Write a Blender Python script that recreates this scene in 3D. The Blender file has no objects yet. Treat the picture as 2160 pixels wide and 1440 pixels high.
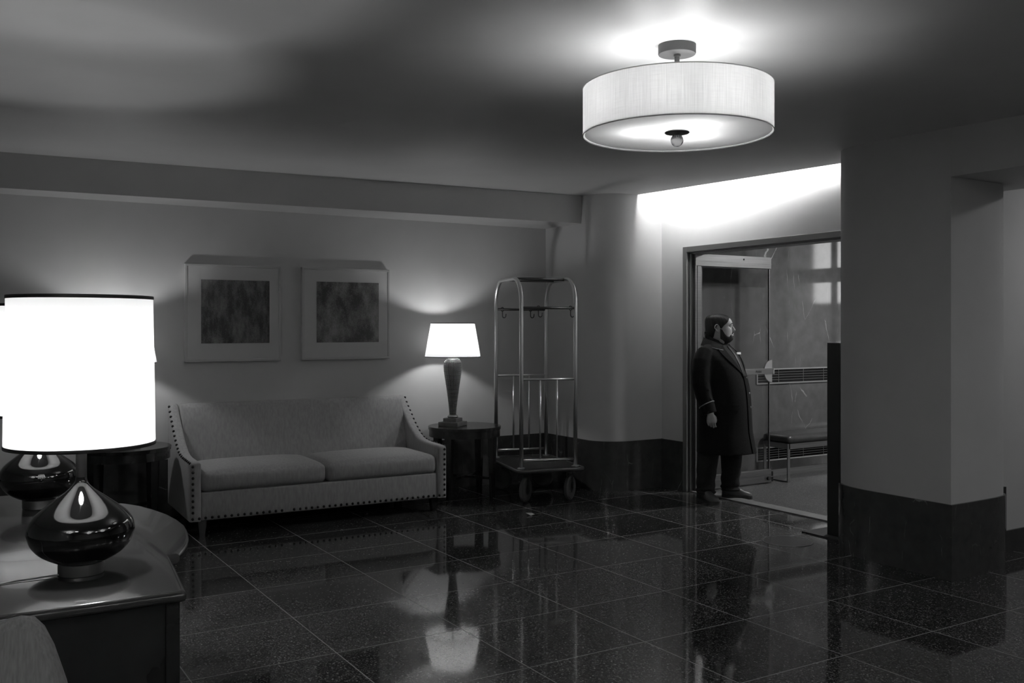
import bpy, bmesh, math, random
from mathutils import Vector, Matrix
random.seed(7)
PI = math.pi
sc = bpy.context.scene

# ---------------------------------------------------------------- camera, world, exposure
TH = math.radians(31.5)
cam_d = bpy.data.cameras.new('camera')
cam_d.sensor_width = 36.0
cam_d.lens = 2000.0 / 2160.0 * 36.0
cam_d.shift_y = -30.0 / 2160.0
cam_d.clip_start = 0.05
cam = bpy.data.objects.new('camera', cam_d)
sc.collection.objects.link(cam)
cam.location = (0, 0, 1.62)
cam.rotation_euler = (PI / 2, 0, -TH)
sc.camera = cam
sc.view_settings.view_transform = 'Standard'
sc.view_settings.look = 'None'
sc.view_settings.gamma = 1.0
sc.view_settings.use_curve_mapping = False
sc.view_settings.exposure = 0.0
sc.cycles.max_bounces = 10
sc.cycles.diffuse_bounces = 5
sc.cycles.glossy_bounces = 4
sc.cycles.transmission_bounces = 6
sc.cycles.transparent_max_bounces = 12
sc.cycles.sample_clamp_indirect = 4.0
sc.cycles.caustics_reflective = False
sc.cycles.caustics_refractive = False
sc.cycles.use_denoising = True

w = bpy.data.worlds.new('world'); sc.world = w
w.use_nodes = True
w.node_tree.nodes['Background'].inputs[0].default_value = (0.6, 0.6, 0.6, 1)
w.node_tree.nodes['Background'].inputs[1].default_value = 1.3

# light strengths (bulb radiance)
L_DESK = 165.0
L_TABLE = 215.0
L_CEIL = 80.0
L_COVE = 88.0
L_VEST = 300.0
L_CORR = 48.0
L_REAR = 560.0  # added drum lights out of view, ambient fill
L_PANEL = 18.0  # added recessed panels out of view, fill from the camera side

# ---------------------------------------------------------------- helpers
C = sc.collection

def nd(nt, typ, **kw):
    n = nt.nodes.new(typ)
    for k, v in kw.items():
        setattr(n, k, v)
    return n

def mat(name, base=0.5, rough=0.5, metal=0.0, spec=0.5, coat=0.0, sheen=0.0, ior=1.5):
    m = bpy.data.materials.new(name)
    m.use_nodes = True
    p = m.node_tree.nodes['Principled BSDF']
    p.inputs['Base Color'].default_value = (base, base, base, 1)
    p.inputs['Roughness'].default_value = rough
    p.inputs['Metallic'].default_value = metal
    p.inputs['Specular IOR Level'].default_value = spec
    p.inputs['Coat Weight'].default_value = coat
    p.inputs['Coat Roughness'].default_value = 0.05
    p.inputs['Sheen Weight'].default_value = sheen
    p.inputs['IOR'].default_value = ior
    return m

def P(m):
    return m.node_tree.nodes['Principled BSDF']

def vary(m, lo, hi, scale=(5, 5, 5), detail=4.0, bump=0.0, noise='noise', coord='Object', bdist=0.01):
    nt = m.node_tree
    tc = nd(nt, 'ShaderNodeTexCoord'); mp = nd(nt, 'ShaderNodeMapping')
    mp.inputs['Scale'].default_value = scale
    nt.links.new(tc.outputs[coord], mp.inputs['Vector'])
    t = nd(nt, 'ShaderNodeTexNoise')
    t.inputs['Scale'].default_value = 1.0
    t.inputs['Detail'].default_value = detail
    nt.links.new(mp.outputs[0], t.inputs['Vector'])
    r = nd(nt, 'ShaderNodeMapRange')
    r.inputs['From Min'].default_value = 0.3; r.inputs['From Max'].default_value = 0.7
    r.inputs['To Min'].default_value = lo; r.inputs['To Max'].default_value = hi
    nt.links.new(t.outputs['Fac'], r.inputs['Value'])
    nt.links.new(r.outputs[0], P(m).inputs['Base Color'])
    if bump:
        b = nd(nt, 'ShaderNodeBump')
        b.inputs['Strength'].default_value = bump
        b.inputs['Distance'].default_value = bdist
        nt.links.new(t.outputs['Fac'], b.inputs['Height'])
        nt.links.new(b.outputs[0], P(m).inputs['Normal'])
    return m

def math_n(nt, op, a, b=None):
    n = nd(nt, 'ShaderNodeMath', operation=op)
    for i, v in enumerate((a, b)):
        if v is None:
            continue
        if isinstance(v, (int, float)):
            n.inputs[i].default_value = v
        else:
            nt.links.new(v, n.inputs[i])
    return n.outputs[0]

class MB:
    def __init__(s):
        s.v = []; s.f = []
    def add(s, verts, faces):
        o = len(s.v)
        s.v += [tuple(x) for x in verts]
        s.f += [tuple(i + o for i in f) for f in faces]
        return s
    def box(s, x0, x1, y0, y1, z0, z1, bev=0.0, M=None):
        if bev <= 0:
            vs = [(x, y, z) for x in (x0, x1) for y in (y0, y1) for z in (z0, z1)]
            fs = [(0, 1, 3, 2), (4, 6, 7, 5), (0, 4, 5, 1), (2, 3, 7, 6), (0, 2, 6, 4), (1, 5, 7, 3)]
            if M is not None:
                vs = [M @ Vector(v) for v in vs]
            return s.add(vs, fs)
        bm = bmesh.new()
        bmesh.ops.create_cube(bm, size=1)
        for v in bm.verts:
            v.co = Vector((x0 + (v.co.x + .5) * (x1 - x0), y0 + (v.co.y + .5) * (y1 - y0), z0 + (v.co.z + .5) * (z1 - z0)))
        bmesh.ops.bevel(bm, geom=list(bm.edges) + list(bm.verts), offset=bev, segments=3, profile=0.5, affect='EDGES')
        bm.verts.index_update()
        vs = [v.co.copy() for v in bm.verts]
        fs = [tuple(v.index for v in f.verts) for f in bm.faces]
        bm.free()
        if M is not None:
            vs = [M @ v for v in vs]
        return s.add(vs, fs)
    def rings(s, rs, cap0=True, cap1=True, closed=False):
        n = len(rs[0]); vs = []; fs = []
        for r in rs:
            vs += r
        m = len(rs)
        for i in range(m if closed else m - 1):
            a = i * n; b = ((i + 1) % m) * n
            for j in range(n):
                k = (j + 1) % n
                fs.append((a + j, a + k, b + k, b + j))
        if not closed:
            if cap0: fs.append(tuple(reversed(range(n))))
            if cap1: fs.append(tuple((m - 1) * n + j for j in range(n)))
        return s.add(vs, fs)
    def lathe(s, prof, n=48, c=(0, 0), cap0=True, cap1=True):
        rs = [[(c[0] + r * math.cos(2 * PI * j / n), c[1] + r * math.sin(2 * PI * j / n), z) for j in range(n)] for r, z in prof]
        return s.rings(rs, cap0, cap1)
    def tube(s, pts, rad, n=12, cap=True, flat=1.0, closed=False, up=None):
        pts = [Vector(p) for p in pts]
        if not hasattr(rad, '__len__'):
            rad = [rad] * len(pts)
        rs = []; ref = None; m = len(pts)
        for i, p in enumerate(pts):
            if closed:
                t = pts[(i + 1) % m] - pts[i - 1]
            elif i == 0: t = pts[1] - p
            elif i == m - 1: t = p - pts[i - 1]
            else: t = (pts[i + 1] - p).normalized() + (p - pts[i - 1]).normalized()
            t.normalize()
            if up is not None:
                ref = Vector(up)
            elif ref is None:
                ref = Vector((0, 0, 1)) if abs(t.z) < .9 else Vector((1, 0, 0))
            a = (ref - t * ref.dot(t)).normalized(); b = t.cross(a)
            if up is None: ref = a
            rs.append([tuple(p + a * (rad[i] * flat * math.cos(2 * PI * j / n)) + b * (rad[i] * math.sin(2 * PI * j / n))) for j in range(n)])
        return s.rings(rs, cap, cap, closed)
    def prism(s, poly, z0, z1):
        n = len(poly)
        g0 = z0 if callable(z0) else (lambda x, y: z0)
        g1 = z1 if callable(z1) else (lambda x, y: z1)
        vs = [(x, y, g0(x, y)) for x, y in poly] + [(x, y, g1(x, y)) for x, y in poly]
        fs = [tuple(reversed(range(n))), tuple(range(n, 2 * n))]
        for i in range(n):
            j = (i + 1) % n
            fs.append((i, j, n + j, n + i))
        return s.add(vs, fs)
    def sphere(s, c, r, n=12, m=8, sc3=(1, 1, 1), M=None):
        rs = []
        for i in range(m + 1):
            a = -PI / 2 + PI * i / m
            rr = max(math.cos(a), 1e-4) * r
            ring = [Vector((rr * math.cos(2 * PI * j / n) * sc3[0], rr * math.sin(2 * PI * j / n) * sc3[1], r * math.sin(a) * sc3[2])) for j in range(n)]
            if M is not None: ring = [M @ v for v in ring]
            rs.append([tuple(v + Vector(c)) for v in ring])
        return s.rings(rs)
    def rbox(s, c, size, r, div=(16, 12, 6), bulge=0.0, droop=None):
        hx, hy, hz = [v / 2 for v in size]
        pts = {}; vs = []; fs = []
        nx, ny, nz = div
        def vid(i, j, k):
            if (i, j, k) not in pts:
                def cs(t, n):
                    return -math.cos(PI * t / n) * .35 + (2 * t / n - 1) * .65
                x, y, z = cs(i, nx) * hx, cs(j, ny) * hy, cs(k, nz) * hz
                q = Vector((max(-hx + r, min(hx - r, x)), max(-hy + r, min(hy - r, y)), max(-hz + r, min(hz - r, z))))
                d = Vector((x, y, z)) - q
                p = q + (d.normalized() * r if d.length > 1e-6 else d)
                if d.length <= 1e-6: p = Vector((x, y, z))
                u, v_, w_ = x / hx, y / hy, z / hz
                p.z += bulge * (1 - u ** 4) * (1 - v_ ** 4) * (1 if w_ > 0 else -.2 if w_ < 0 else 0) * abs(w_)
                p.y += .4 * bulge * (1 - u ** 4) * (1 - w_ ** 2) * (1 if v_ > 0 else -1) * abs(v_)
                p.x += .3 * bulge * (1 - v_ ** 4) * (1 - w_ ** 2) * (1 if u > 0 else -1) * abs(u)
                pts[(i, j, k)] = len(vs); vs.append(tuple(p + Vector(c)))
            return pts[(i, j, k)]
        for i in range(nx):
            for j in range(ny):
                for k in (0, nz):
                    f = (vid(i, j, k), vid(i + 1, j, k), vid(i + 1, j + 1, k), vid(i, j + 1, k))
                    fs.append(f if k else f[::-1])
        for i in range(nx):
            for k in range(nz):
                for j in (0, ny):
                    f = (vid(i, j, k), vid(i + 1, j, k), vid(i + 1, j, k + 1), vid(i, j, k + 1))
                    fs.append(f[::-1] if j else f)
        for j in range(ny):
            for k in range(nz):
                for i in (0, nx):
                    f = (vid(i, j, k), vid(i, j + 1, k), vid(i, j + 1, k + 1), vid(i, j, k + 1))
                    fs.append(f if i else f[::-1])
        return s.add(vs, fs)
    def xf(s, M):
        s.v = [tuple(M @ Vector(v)) for v in s.v]; return s
    def build(s, name, m, parent=None, smooth=None):
        me = bpy.data.meshes.new(name)
        me.from_pydata(s.v, [], s.f)
        bm = bmesh.new(); bm.from_mesh(me)
        bmesh.ops.recalc_face_normals(bm, faces=bm.faces)
        bm.to_mesh(me); bm.free()
        me.materials.append(m)
        o = bpy.data.objects.new(name, me)
        C.objects.link(o)
        if parent is not None: o.parent = parent
        if smooth is not None:
            for p in me.polygons: p.use_smooth = True
            if smooth < 180:
                me.set_sharp_from_angle(angle=math.radians(smooth))
        return o

def thing(name, label, cat, loc=(0, 0, 0), rz=0.0, group=None):
    o = bpy.data.objects.new(name, None); C.objects.link(o)
    o.empty_display_size = 0.1
    o.location = loc; o.rotation_euler = (0, 0, rz)
    return tag(o, label, cat, group)

def tag(o, label, cat, group=None, kind=None):
    o['label'] = label; o['category'] = cat
    if group: o['group'] = group
    if kind: o['kind'] = kind
    return o

def struct(o, label=None):
    o['kind'] = 'structure'
    if label: o['label'] = label
    return o

def copy_tree(o, parent=None):
    c = o.copy(); C.objects.link(c)
    if parent is not None:
        c.parent = parent
    for ch in list(o.children):
        copy_tree(ch, c)
    return c

def remesh(o, voxel, smooth_it=4):
    md = o.modifiers.new('r', 'REMESH'); md.mode = 'VOXEL'; md.voxel_size = voxel; md.use_smooth_shade = True
    if smooth_it:
        s = o.modifiers.new('s', 'SMOOTH'); s.factor = .5; s.iterations = smooth_it
    bpy.context.view_layer.update()
    dg = bpy.context.evaluated_depsgraph_get()
    me = bpy.data.meshes.new_from_object(o.evaluated_get(dg))
    o.modifiers.clear()
    old = o.data; o.data = me
    if not me.materials: me.materials.append(old.materials[0])
    for p in me.polygons: p.use_smooth = True
    return o

# ---------------------------------------------------------------- materials
plaster = vary(mat('plaster', .64, .62, spec=.3), .62, .66, (3, 3, 3), 3, .05)
plaster_ceiling = vary(mat('plaster_ceiling', .84, .5, spec=.35), .82, .86, (2, 2, 2), 3, .03)

def marble(name, base, vein, rough, scale, width=.018, ior=1.5):
    m = mat(name, base, rough, ior=ior)
    nt = m.node_tree
    tc = nd(nt, 'ShaderNodeTexCoord')
    n1 = nd(nt, 'ShaderNodeTexNoise'); n1.inputs['Scale'].default_value = scale * .8; n1.inputs['Detail'].default_value = 5
    nt.links.new(tc.outputs['Object'], n1.inputs['Vector'])
    mx = nd(nt, 'ShaderNodeMixRGB'); mx.inputs[0].default_value = .11
    nt.links.new(tc.outputs['Object'], mx.inputs[1]); nt.links.new(n1.outputs['Color'], mx.inputs[2])
    mp = nd(nt, 'ShaderNodeMapping'); mp.inputs['Rotation'].default_value = (.3, .65, .2); mp.inputs['Scale'].default_value = (1.6, 1, .38)
    nt.links.new(mx.outputs[0], mp.inputs['Vector'])
    v = nd(nt, 'ShaderNodeTexVoronoi'); v.feature = 'DISTANCE_TO_EDGE'; v.inputs['Scale'].default_value = scale
    nt.links.new(mp.outputs[0], v.inputs['Vector'])
    r = nd(nt, 'ShaderNodeMapRange'); r.inputs['From Min'].default_value = 0; r.inputs['From Max'].default_value = width
    r.inputs['To Min'].default_value = 1; r.inputs['To Max'].default_value = 0
    nt.links.new(v.outputs['Distance'], r.inputs['Value'])
    n2 = nd(nt, 'ShaderNodeTexNoise'); n2.inputs['Scale'].default_value = scale * 1.7; n2.inputs['Detail'].default_value = 3
    nt.links.new(tc.outputs['Object'], n2.inputs['Vector'])
    r2 = nd(nt, 'ShaderNodeMapRange'); r2.inputs['From Min'].default_value = .5; r2.inputs['From Max'].default_value = .68
    nt.links.new(n2.outputs['Fac'], r2.inputs['Value'])
    f = math_n(nt, 'MULTIPLY', r.outputs[0], r2.outputs[0])
    n3 = nd(nt, 'ShaderNodeTexNoise'); n3.inputs['Scale'].default_value = scale * 3; n3.inputs['Detail'].default_value = 6
    nt.links.new(tc.outputs['Object'], n3.inputs['Vector'])
    cl = math_n(nt, 'MULTIPLY', n3.outputs['Fac'], base * .8)
    add = math_n(nt, 'ADD', math_n(nt, 'MULTIPLY', f, vein), math_n(nt, 'ADD', cl, base * .6))
    nt.links.new(add, P(m).inputs['Base Color'])
    return m

marble_black = marble('marble_black', .046, .17, .10, 4.6, .010)
marble_wall = marble('marble_wall', .10, .38, .05, 2.6, .0075, ior=1.75)

def terrazzo(name, base, chip, rough, tiles=True, spec=.5):
    m = mat(name, base, rough, spec=spec)
    nt = m.node_tree
    g = nd(nt, 'ShaderNodeNewGeometry')
    sp = nd(nt, 'ShaderNodeSeparateXYZ'); nt.links.new(g.outputs['Position'], sp.inputs[0])
    v = nd(nt, 'ShaderNodeTexVoronoi'); v.inputs['Scale'].default_value = 78; v.voronoi_dimensions = '2D'
    nt.links.new(g.outputs['Position'], v.inputs['Vector'])
    sc_ = nd(nt, 'ShaderNodeSeparateColor'); nt.links.new(v.outputs['Color'], sc_.inputs[0])
    ch = math_n(nt, 'GREATER_THAN', sc_.outputs[0], .72)
    near = math_n(nt, 'LESS_THAN', v.outputs['Distance'], math_n(nt, 'MULTIPLY', sc_.outputs[2], .42))
    chips = math_n(nt, 'MULTIPLY', math_n(nt, 'MULTIPLY', ch, near), math_n(nt, 'MULTIPLY', sc_.outputs[1], chip))
    v2 = nd(nt, 'ShaderNodeTexVoronoi'); v2.inputs['Scale'].default_value = 170; v2.voronoi_dimensions = '2D'
    nt.links.new(g.outputs['Position'], v2.inputs['Vector'])
    sc2 = nd(nt, 'ShaderNodeSeparateColor'); nt.links.new(v2.outputs['Color'], sc2.inputs[0])
    ch2 = math_n(nt, 'MULTIPLY', math_n(nt, 'GREATER_THAN', sc2.outputs[0], .8), chip * .34)
    col = math_n(nt, 'ADD', math_n(nt, 'ADD', chips, ch2), base)
    if tiles:
        masks = []; ids = []
        for out, off, w_ in ((sp.outputs[0], 1.722, .708), (sp.outputs[1], 3.137, .672)):
            q = math_n(nt, 'DIVIDE', math_n(nt, 'SUBTRACT', out, off), w_)
            fl = math_n(nt, 'FLOOR', q); ids.append(fl)
            fr = math_n(nt, 'SUBTRACT', q, fl)
            d = math_n(nt, 'MINIMUM', fr, math_n(nt, 'SUBTRACT', 1.0, fr))
            masks.append(math_n(nt, 'LESS_THAN', d, .0028 / w_))
        j = math_n(nt, 'MAXIMUM', masks[0], masks[1])
        wn = nd(nt, 'ShaderNodeTexWhiteNoise'); wn.noise_dimensions = '2D'
        cb = nd(nt, 'ShaderNodeCombineXYZ'); nt.links.new(ids[0], cb.inputs[0]); nt.links.new(ids[1], cb.inputs[1])
        nt.links.new(cb.outputs[0], wn.inputs['Vector'])
        vr = math_n(nt, 'ADD', .75, math_n(nt, 'MULTIPLY', wn.outputs['Value'], .5))
        col = math_n(nt, 'MULTIPLY', col, vr)
        mix = nd(nt, 'ShaderNodeMix'); mix.data_type = 'FLOAT'
        nt.links.new(j, mix.inputs[0]); nt.links.new(col, mix.inputs[2]); mix.inputs[3].default_value = .22
        col = mix.outputs[0]
        # every slab is laid a hair out of level
        sv = nd(nt, 'ShaderNodeVectorMath', operation='SUBTRACT'); nt.links.new(wn.outputs['Color'], sv.inputs[0]); sv.inputs[1].default_value = (.5, .5, .5)
        sm = nd(nt, 'ShaderNodeVectorMath', operation='MULTIPLY'); nt.links.new(sv.outputs[0], sm.inputs[0]); sm.inputs[1].default_value = (.006, .006, 0)
        nz = nd(nt, 'ShaderNodeTexNoise'); nz.inputs['Scale'].default_value = 2.2; nz.inputs['Detail'].default_value = 1
        nt.links.new(g.outputs['Position'], nz.inputs['Vector'])
        s2 = nd(nt, 'ShaderNodeVectorMath', operation='SUBTRACT'); nt.links.new(nz.outputs['Color'], s2.inputs[0]); s2.inputs[1].default_value = (.5, .5, .5)
        m2 = nd(nt, 'ShaderNodeVectorMath', operation='MULTIPLY'); nt.links.new(s2.outputs[0], m2.inputs[0]); m2.inputs[1].default_value = (.006, .006, 0)
        a1 = nd(nt, 'ShaderNodeVectorMath', operation='ADD'); nt.links.new(sm.outputs[0], a1.inputs[0]); nt.links.new(m2.outputs[0], a1.inputs[1])
        a2 = nd(nt, 'ShaderNodeVectorMath', operation='ADD'); nt.links.new(a1.outputs[0], a2.inputs[0]); nt.links.new(g.outputs['Normal'], a2.inputs[1])
        nn = nd(nt, 'ShaderNodeVectorMath', operation='NORMALIZE'); nt.links.new(a2.outputs[0], nn.inputs[0])
        nt.links.new(nn.outputs[0], P(m).inputs['Normal'])
        rr = math_n(nt, 'ADD', rough, math_n(nt, 'MULTIPLY', j, .5))
        nt.links.new(rr, P(m).inputs['Roughness'])
    nt.links.new(col, P(m).inputs['Base Color'])
    return m

terrazzo_dark = terrazzo('terrazzo_dark', .027, .24, .055)
terrazzo_light = terrazzo('terrazzo_entry', .045, .40, .28, tiles=False)

metal_brushed = vary(mat('brushed_metal', .4, .36, 1.0), .26, .34, (2, 2, 90), 3, .0)
metal_door = vary(mat('door_metal', .2, .42, .8), .15, .20, (2, 2, 90), 3, .0)
metal_cart = mat('cart_metal', .72, .3, 1.0)
metal_dark = mat('dark_metal', .09, .4, .9)
metal_canopy = mat('canopy_metal', .09, .5, .3)
metal_frame = mat('frame_metal', .24, .38, .7)
black_paint = mat('black_paint', .006, .5)
wood_dark = vary(mat('dark_wood', .015, .22, spec=.6), .010, .024, (3, 30, 3), 5, .02)
wood_desk = vary(mat('desk_wood', .03, .17, spec=.5), .024, .046, (2, 4, 2), 6, .0)
P(wood_desk).inputs['Coat Weight'].default_value = .2
fabric_sofa = vary(mat('sofa_fabric', .35, .9, sheen=.15, spec=.2), .30, .38, (60, 60, 14), 6, .25, bdist=.004)
fabric_chair = vary(mat('chair_fabric', .30, .85, sheen=.1, spec=.2), .22, .32, (150, 150, 20), 4, .2, bdist=.003)
nail_metal = mat('nail_metal', .03, .35, .8)
frame_white = mat('frame_white', .55, .4)
mat_board = mat('mat_board', .62, .4, coat=.3)
carpet_deck = vary(mat('deck_carpet', .03, .95, spec=.1), .02, .045, (200, 200, 200), 2, .3)
rubber = mat('rubber', .075, .55)
glass_black = mat('black_glass', .003, .03, ior=1.5, coat=.5)
satin_metal = mat('satin_metal', .28, .35, 1.0)
coat_wool = vary(mat('coat_wool', .006, .9, sheen=.03, spec=.12), .0042, .009, (80, 80, 80), 4, .2, bdist=.004)
trouser_cloth = vary(mat('trouser_cloth', .012, .85, sheen=.04, spec=.2), .009, .016, (60, 60, 60), 3, .1)
piping_grey = mat('grey_piping', .30, .7)
shirt_cloth = mat('shirt_cloth', .016, .85, spec=.2)
skin_mat = vary(mat('skin', .44, .5, spec=.4), .40, .48, (30, 30, 30), 3, .05, bdist=.002)
hair_mat = vary(mat('hair', .006, .5, spec=.3), .004, .012, (30, 120, 160), 4, .25, bdist=.003)
beard_mat = vary(mat('beard', .012, .8, spec=.15), .008, .03, (260, 260, 260), 3, .6, bdist=.003)
leather_shoe = mat('shoe_leather', .055, .42)
sole_mat = mat('shoe_sole', .02, .7)
badge_white = mat('badge_white', .8, .3)
eye_white = mat('eye_white', .55, .15)
leather_bench = vary(mat('bench_leather', .035, .35), .03, .045, (20, 20, 20), 3, .08)
paper_mat = mat('paper', .55, .7)
void_black = mat('vent_black', .003, .9)
cord_mat = mat('cord', .28, .5)
asphalt = vary(mat('asphalt', .08, .8), .06, .1, (8, 8, 8), 4, .1)
facade_mat = vary(mat('facade', .6, .8), .5, .7, (2, 2, 2), 4, .1)
threshold_mat = vary(mat('threshold', .2, .5, .0), .12, .18, (4, 4, 4), 3, .05)

def art_mat(name, lo, hi, seed, sx):
    m = mat(name, .03, .3, spec=.3, coat=.35)
    P(m).inputs['Coat Roughness'].default_value = .09
    nt = m.node_tree
    tc = nd(nt, 'ShaderNodeTexCoord'); mp = nd(nt, 'ShaderNodeMapping')
    mp.inputs['Scale'].default_value = (sx, 1, 4); mp.inputs['Location'].default_value = (seed, seed, seed)
    nt.links.new(tc.outputs['Object'], mp.inputs['Vector'])
    t = nd(nt, 'ShaderNodeTexNoise'); t.inputs['Scale'].default_value = 1; t.inputs['Detail'].default_value = 8; t.inputs['Roughness'].default_value = .65
    nt.links.new(mp.outputs[0], t.inputs['Vector'])
    mp2 = nd(nt, 'ShaderNodeMapping'); mp2.inputs['Scale'].default_value = (30, 1, 30); nt.links.new(tc.outputs['Object'], mp2.inputs['Vector'])
    v = nd(nt, 'ShaderNodeTexVoronoi'); v.distance = 'MANHATTAN'; nt.links.new(mp2.outputs[0], v.inputs['Vector'])
    f = math_n(nt, 'ADD', t.outputs['Fac'], math_n(nt, 'MULTIPLY', v.outputs['Distance'], .12))
    r = nd(nt, 'ShaderNodeMapRange'); r.inputs['From Min'].default_value = .50; r.inputs['From Max'].default_value = .78
    r.inputs['To Min'].default_value = lo; r.inputs['To Max'].default_value = hi
    nt.links.new(f, r.inputs['Value']); nt.links.new(r.outputs[0], P(m).inputs['Base Color'])
    return m

def glass_mat(name, tint=.9, refl=1.0):
    m = bpy.data.materials.new(name); m.use_nodes = True
    nt = m.node_tree; nt.nodes.clear()
    o = nd(nt, 'ShaderNodeOutputMaterial'); mx = nd(nt, 'ShaderNodeMixShader')
    t = nd(nt, 'ShaderNodeBsdfTransparent'); t.inputs[0].default_value = (tint, tint, tint, 1)
    g = nd(nt, 'ShaderNodeBsdfGlossy'); g.inputs['Roughness'].default_value = .02
    lw = nd(nt, 'ShaderNodeLayerWeight'); lw.inputs[0].default_value = .5
    fac = math_n(nt, 'ADD', math_n(nt, 'MULTIPLY', math_n(nt, 'POWER', lw.outputs['Facing'], 5.0), .9), .04)
    nt.links.new(math_n(nt, 'MULTIPLY', fac, refl), mx.inputs[0]); nt.links.new(t.outputs[0], mx.inputs[1]); nt.links.new(g.outputs[0], mx.inputs[2])
    nt.links.new(mx.outputs[0], o.inputs[0])
    return m

pane_glass = glass_mat('pane_glass', .86)
street_glass = glass_mat('street_glass', .92, .6)

def emit(name, s):
    m = bpy.data.materials.new(name); m.use_nodes = True
    nt = m.node_tree; nt.nodes.clear()
    o = nd(nt, 'ShaderNodeOutputMaterial'); e = nd(nt, 'ShaderNodeEmission'); e.inputs[1].default_value = s
    nt.links.new(e.outputs[0], o.inputs[0])
    return m

def shade_mat(name, trans, glow=0.0, weave=False):
    """thin lit cloth: lets the bulb's light through"""
    m = bpy.data.materials.new(name); m.use_nodes = True
    nt = m.node_tree; nt.nodes.clear()
    o = nd(nt, 'ShaderNodeOutputMaterial'); mx = nd(nt, 'ShaderNodeMixShader'); mx.inputs[0].default_value = .5
    d = nd(nt, 'ShaderNodeBsdfDiffuse'); t = nd(nt, 'ShaderNodeBsdfTranslucent')
    d.inputs[0].default_value = (.75, .75, .75, 1); t.inputs[0].default_value = (trans, trans, trans, 1)
    if weave:
        tc = nd(nt, 'ShaderNodeTexCoord')
        sp = nd(nt, 'ShaderNodeSeparateXYZ'); nt.links.new(tc.outputs['Object'], sp.inputs[0])
        ang = math_n(nt, 'ARCTAN2', sp.outputs[1], sp.outputs[0])
        cb = nd(nt, 'ShaderNodeCombineXYZ')
        nt.links.new(math_n(nt, 'MULTIPLY', ang, 90.0), cb.inputs[0]); nt.links.new(math_n(nt, 'MULTIPLY', sp.outputs[2], 6.0), cb.inputs[2])
        n1 = nd(nt, 'ShaderNodeTexNoise'); n1.inputs['Scale'].default_value = 1.0; n1.inputs['Detail'].default_value = 3
        nt.links.new(cb.outputs[0], n1.inputs['Vector'])
        cb2 = nd(nt, 'ShaderNodeCombineXYZ')
        nt.links.new(math_n(nt, 'MULTIPLY', ang, 5.0), cb2.inputs[0]); nt.links.new(math_n(nt, 'MULTIPLY', sp.outputs[2], 420.0), cb2.inputs[2])
        n2 = nd(nt, 'ShaderNodeTexNoise'); n2.inputs['Scale'].default_value = 1.0
        nt.links.new(cb2.outputs[0], n2.inputs['Vector'])
        s = math_n(nt, 'ADD', math_n(nt, 'MULTIPLY', n1.outputs['Fac'], 1.1), math_n(nt, 'MULTIPLY', n2.outputs['Fac'], .5))
        r = nd(nt, 'ShaderNodeMapRange'); r.inputs['From Min'].default_value = .45; r.inputs['From Max'].default_value = 1.15
        r.inputs['To Min'].default_value = trans * .72; r.inputs['To Max'].default_value = trans * 1.25
        nt.links.new(s, r.inputs['Value']); nt.links.new(r.outputs[0], t.inputs[0])
    nt.links.new(d.outputs[0], mx.inputs[1]); nt.links.new(t.outputs[0], mx.inputs[2])
    nt.links.new(mx.outputs[0], o.inputs[0])
    return m

# ---------------------------------------------------------------- the setting
def zc(x, y):
    return 2.95 + .0132 * (y - 7.83) + .002 * (x - 5.54)

WB = 8.48     # back wall plane
LX, RX, FY = -2.8, 9.6, -3.6

struct(MB().box(LX, 6.36, FY, WB + .1, -.12, 0).box(6.36, RX, FY, 4.0, -.12, 0).build('floor', terrazzo_dark))
struct(MB().box(6.52, 10.6, 4.2, 7.4, -.12, 0).build('floor_vestibule', terrazzo_light))
struct(MB().box(6.365, 6.515, 4.95, 7.06, -.12, .012, .004).build('trim_1', threshold_mat), 'flat metal threshold strip across the doorway floor')

ceil_poly = [(LX, FY), (5.9, FY), (5.9, 4.6), (6.13, 4.7), (6.125, 5.043), (6.034, 7.402), (6.03, 7.6), (5.62, 7.9), (5.62, WB + .1), (LX, WB + .1)]
struct(MB().prism(ceil_poly, zc, lambda x, y: 3.02).build('ceiling', plaster_ceiling))
struct(MB().box(5.9, 6.6, 4.6, 7.6, 3.34, 3.40).box(5.98, 6.03, 4.7, 7.5, 3.02, 3.34).build('ceiling_cove', plaster_ceiling))
struct(MB().box(6.48, RX, FY, 4.2, 2.95, 3.05).build('ceiling_corridor', plaster_ceiling))
struct(MB().box(6.49, 10.6, 4.2, 7.4, 2.9, 3.0).build('ceiling_vestibule', plaster_ceiling))

struct(MB().box(LX, 5.7, WB, WB + .12, 0, 3.1).build('wall_back', plaster))
def soff(u): return 8.13 - (u - .3) * (8.13 - 7.83) / (5.6 - .3)
struct(MB().prism([(LX, soff(LX)), (5.62, soff(5.62)), (5.62, WB + .02), (LX, WB + .02)], 2.672, lambda x, y: 3.0).build('trim_2', plaster), 'long plaster soffit beam over the sofa wall')

def arc(cx, cy, rx, ry, a0, a1, n=14):
    return [(cx + rx * math.cos(math.radians(a0 + (a1 - a0) * i / n)), cy + ry * math.sin(math.radians(a0 + (a1 - a0) * i / n))) for i in range(n + 1)]
# rounded corner between the sofa wall and the door wall
def corner_poly(off):
    return [(5.62 - off, WB + .1)] + arc(5.62 + .32 - off, 7.43 + .30 - off, .32, .30, 180, 270) + [(6.36, 7.43 - off), (6.36, 8.0), (6.30, WB + .1)]
struct(MB().prism(corner_poly(0), .49, 3.34).build('wall_corner', plaster, smooth=30))
struct(MB().prism(corner_poly(.018), 0, .49).build('baseboard_corner', marble_black, smooth=30))
struct(MB().box(LX, 5.61, WB - .018, WB + .02, 0, .49).build('baseboard_back', marble_black))
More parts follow.
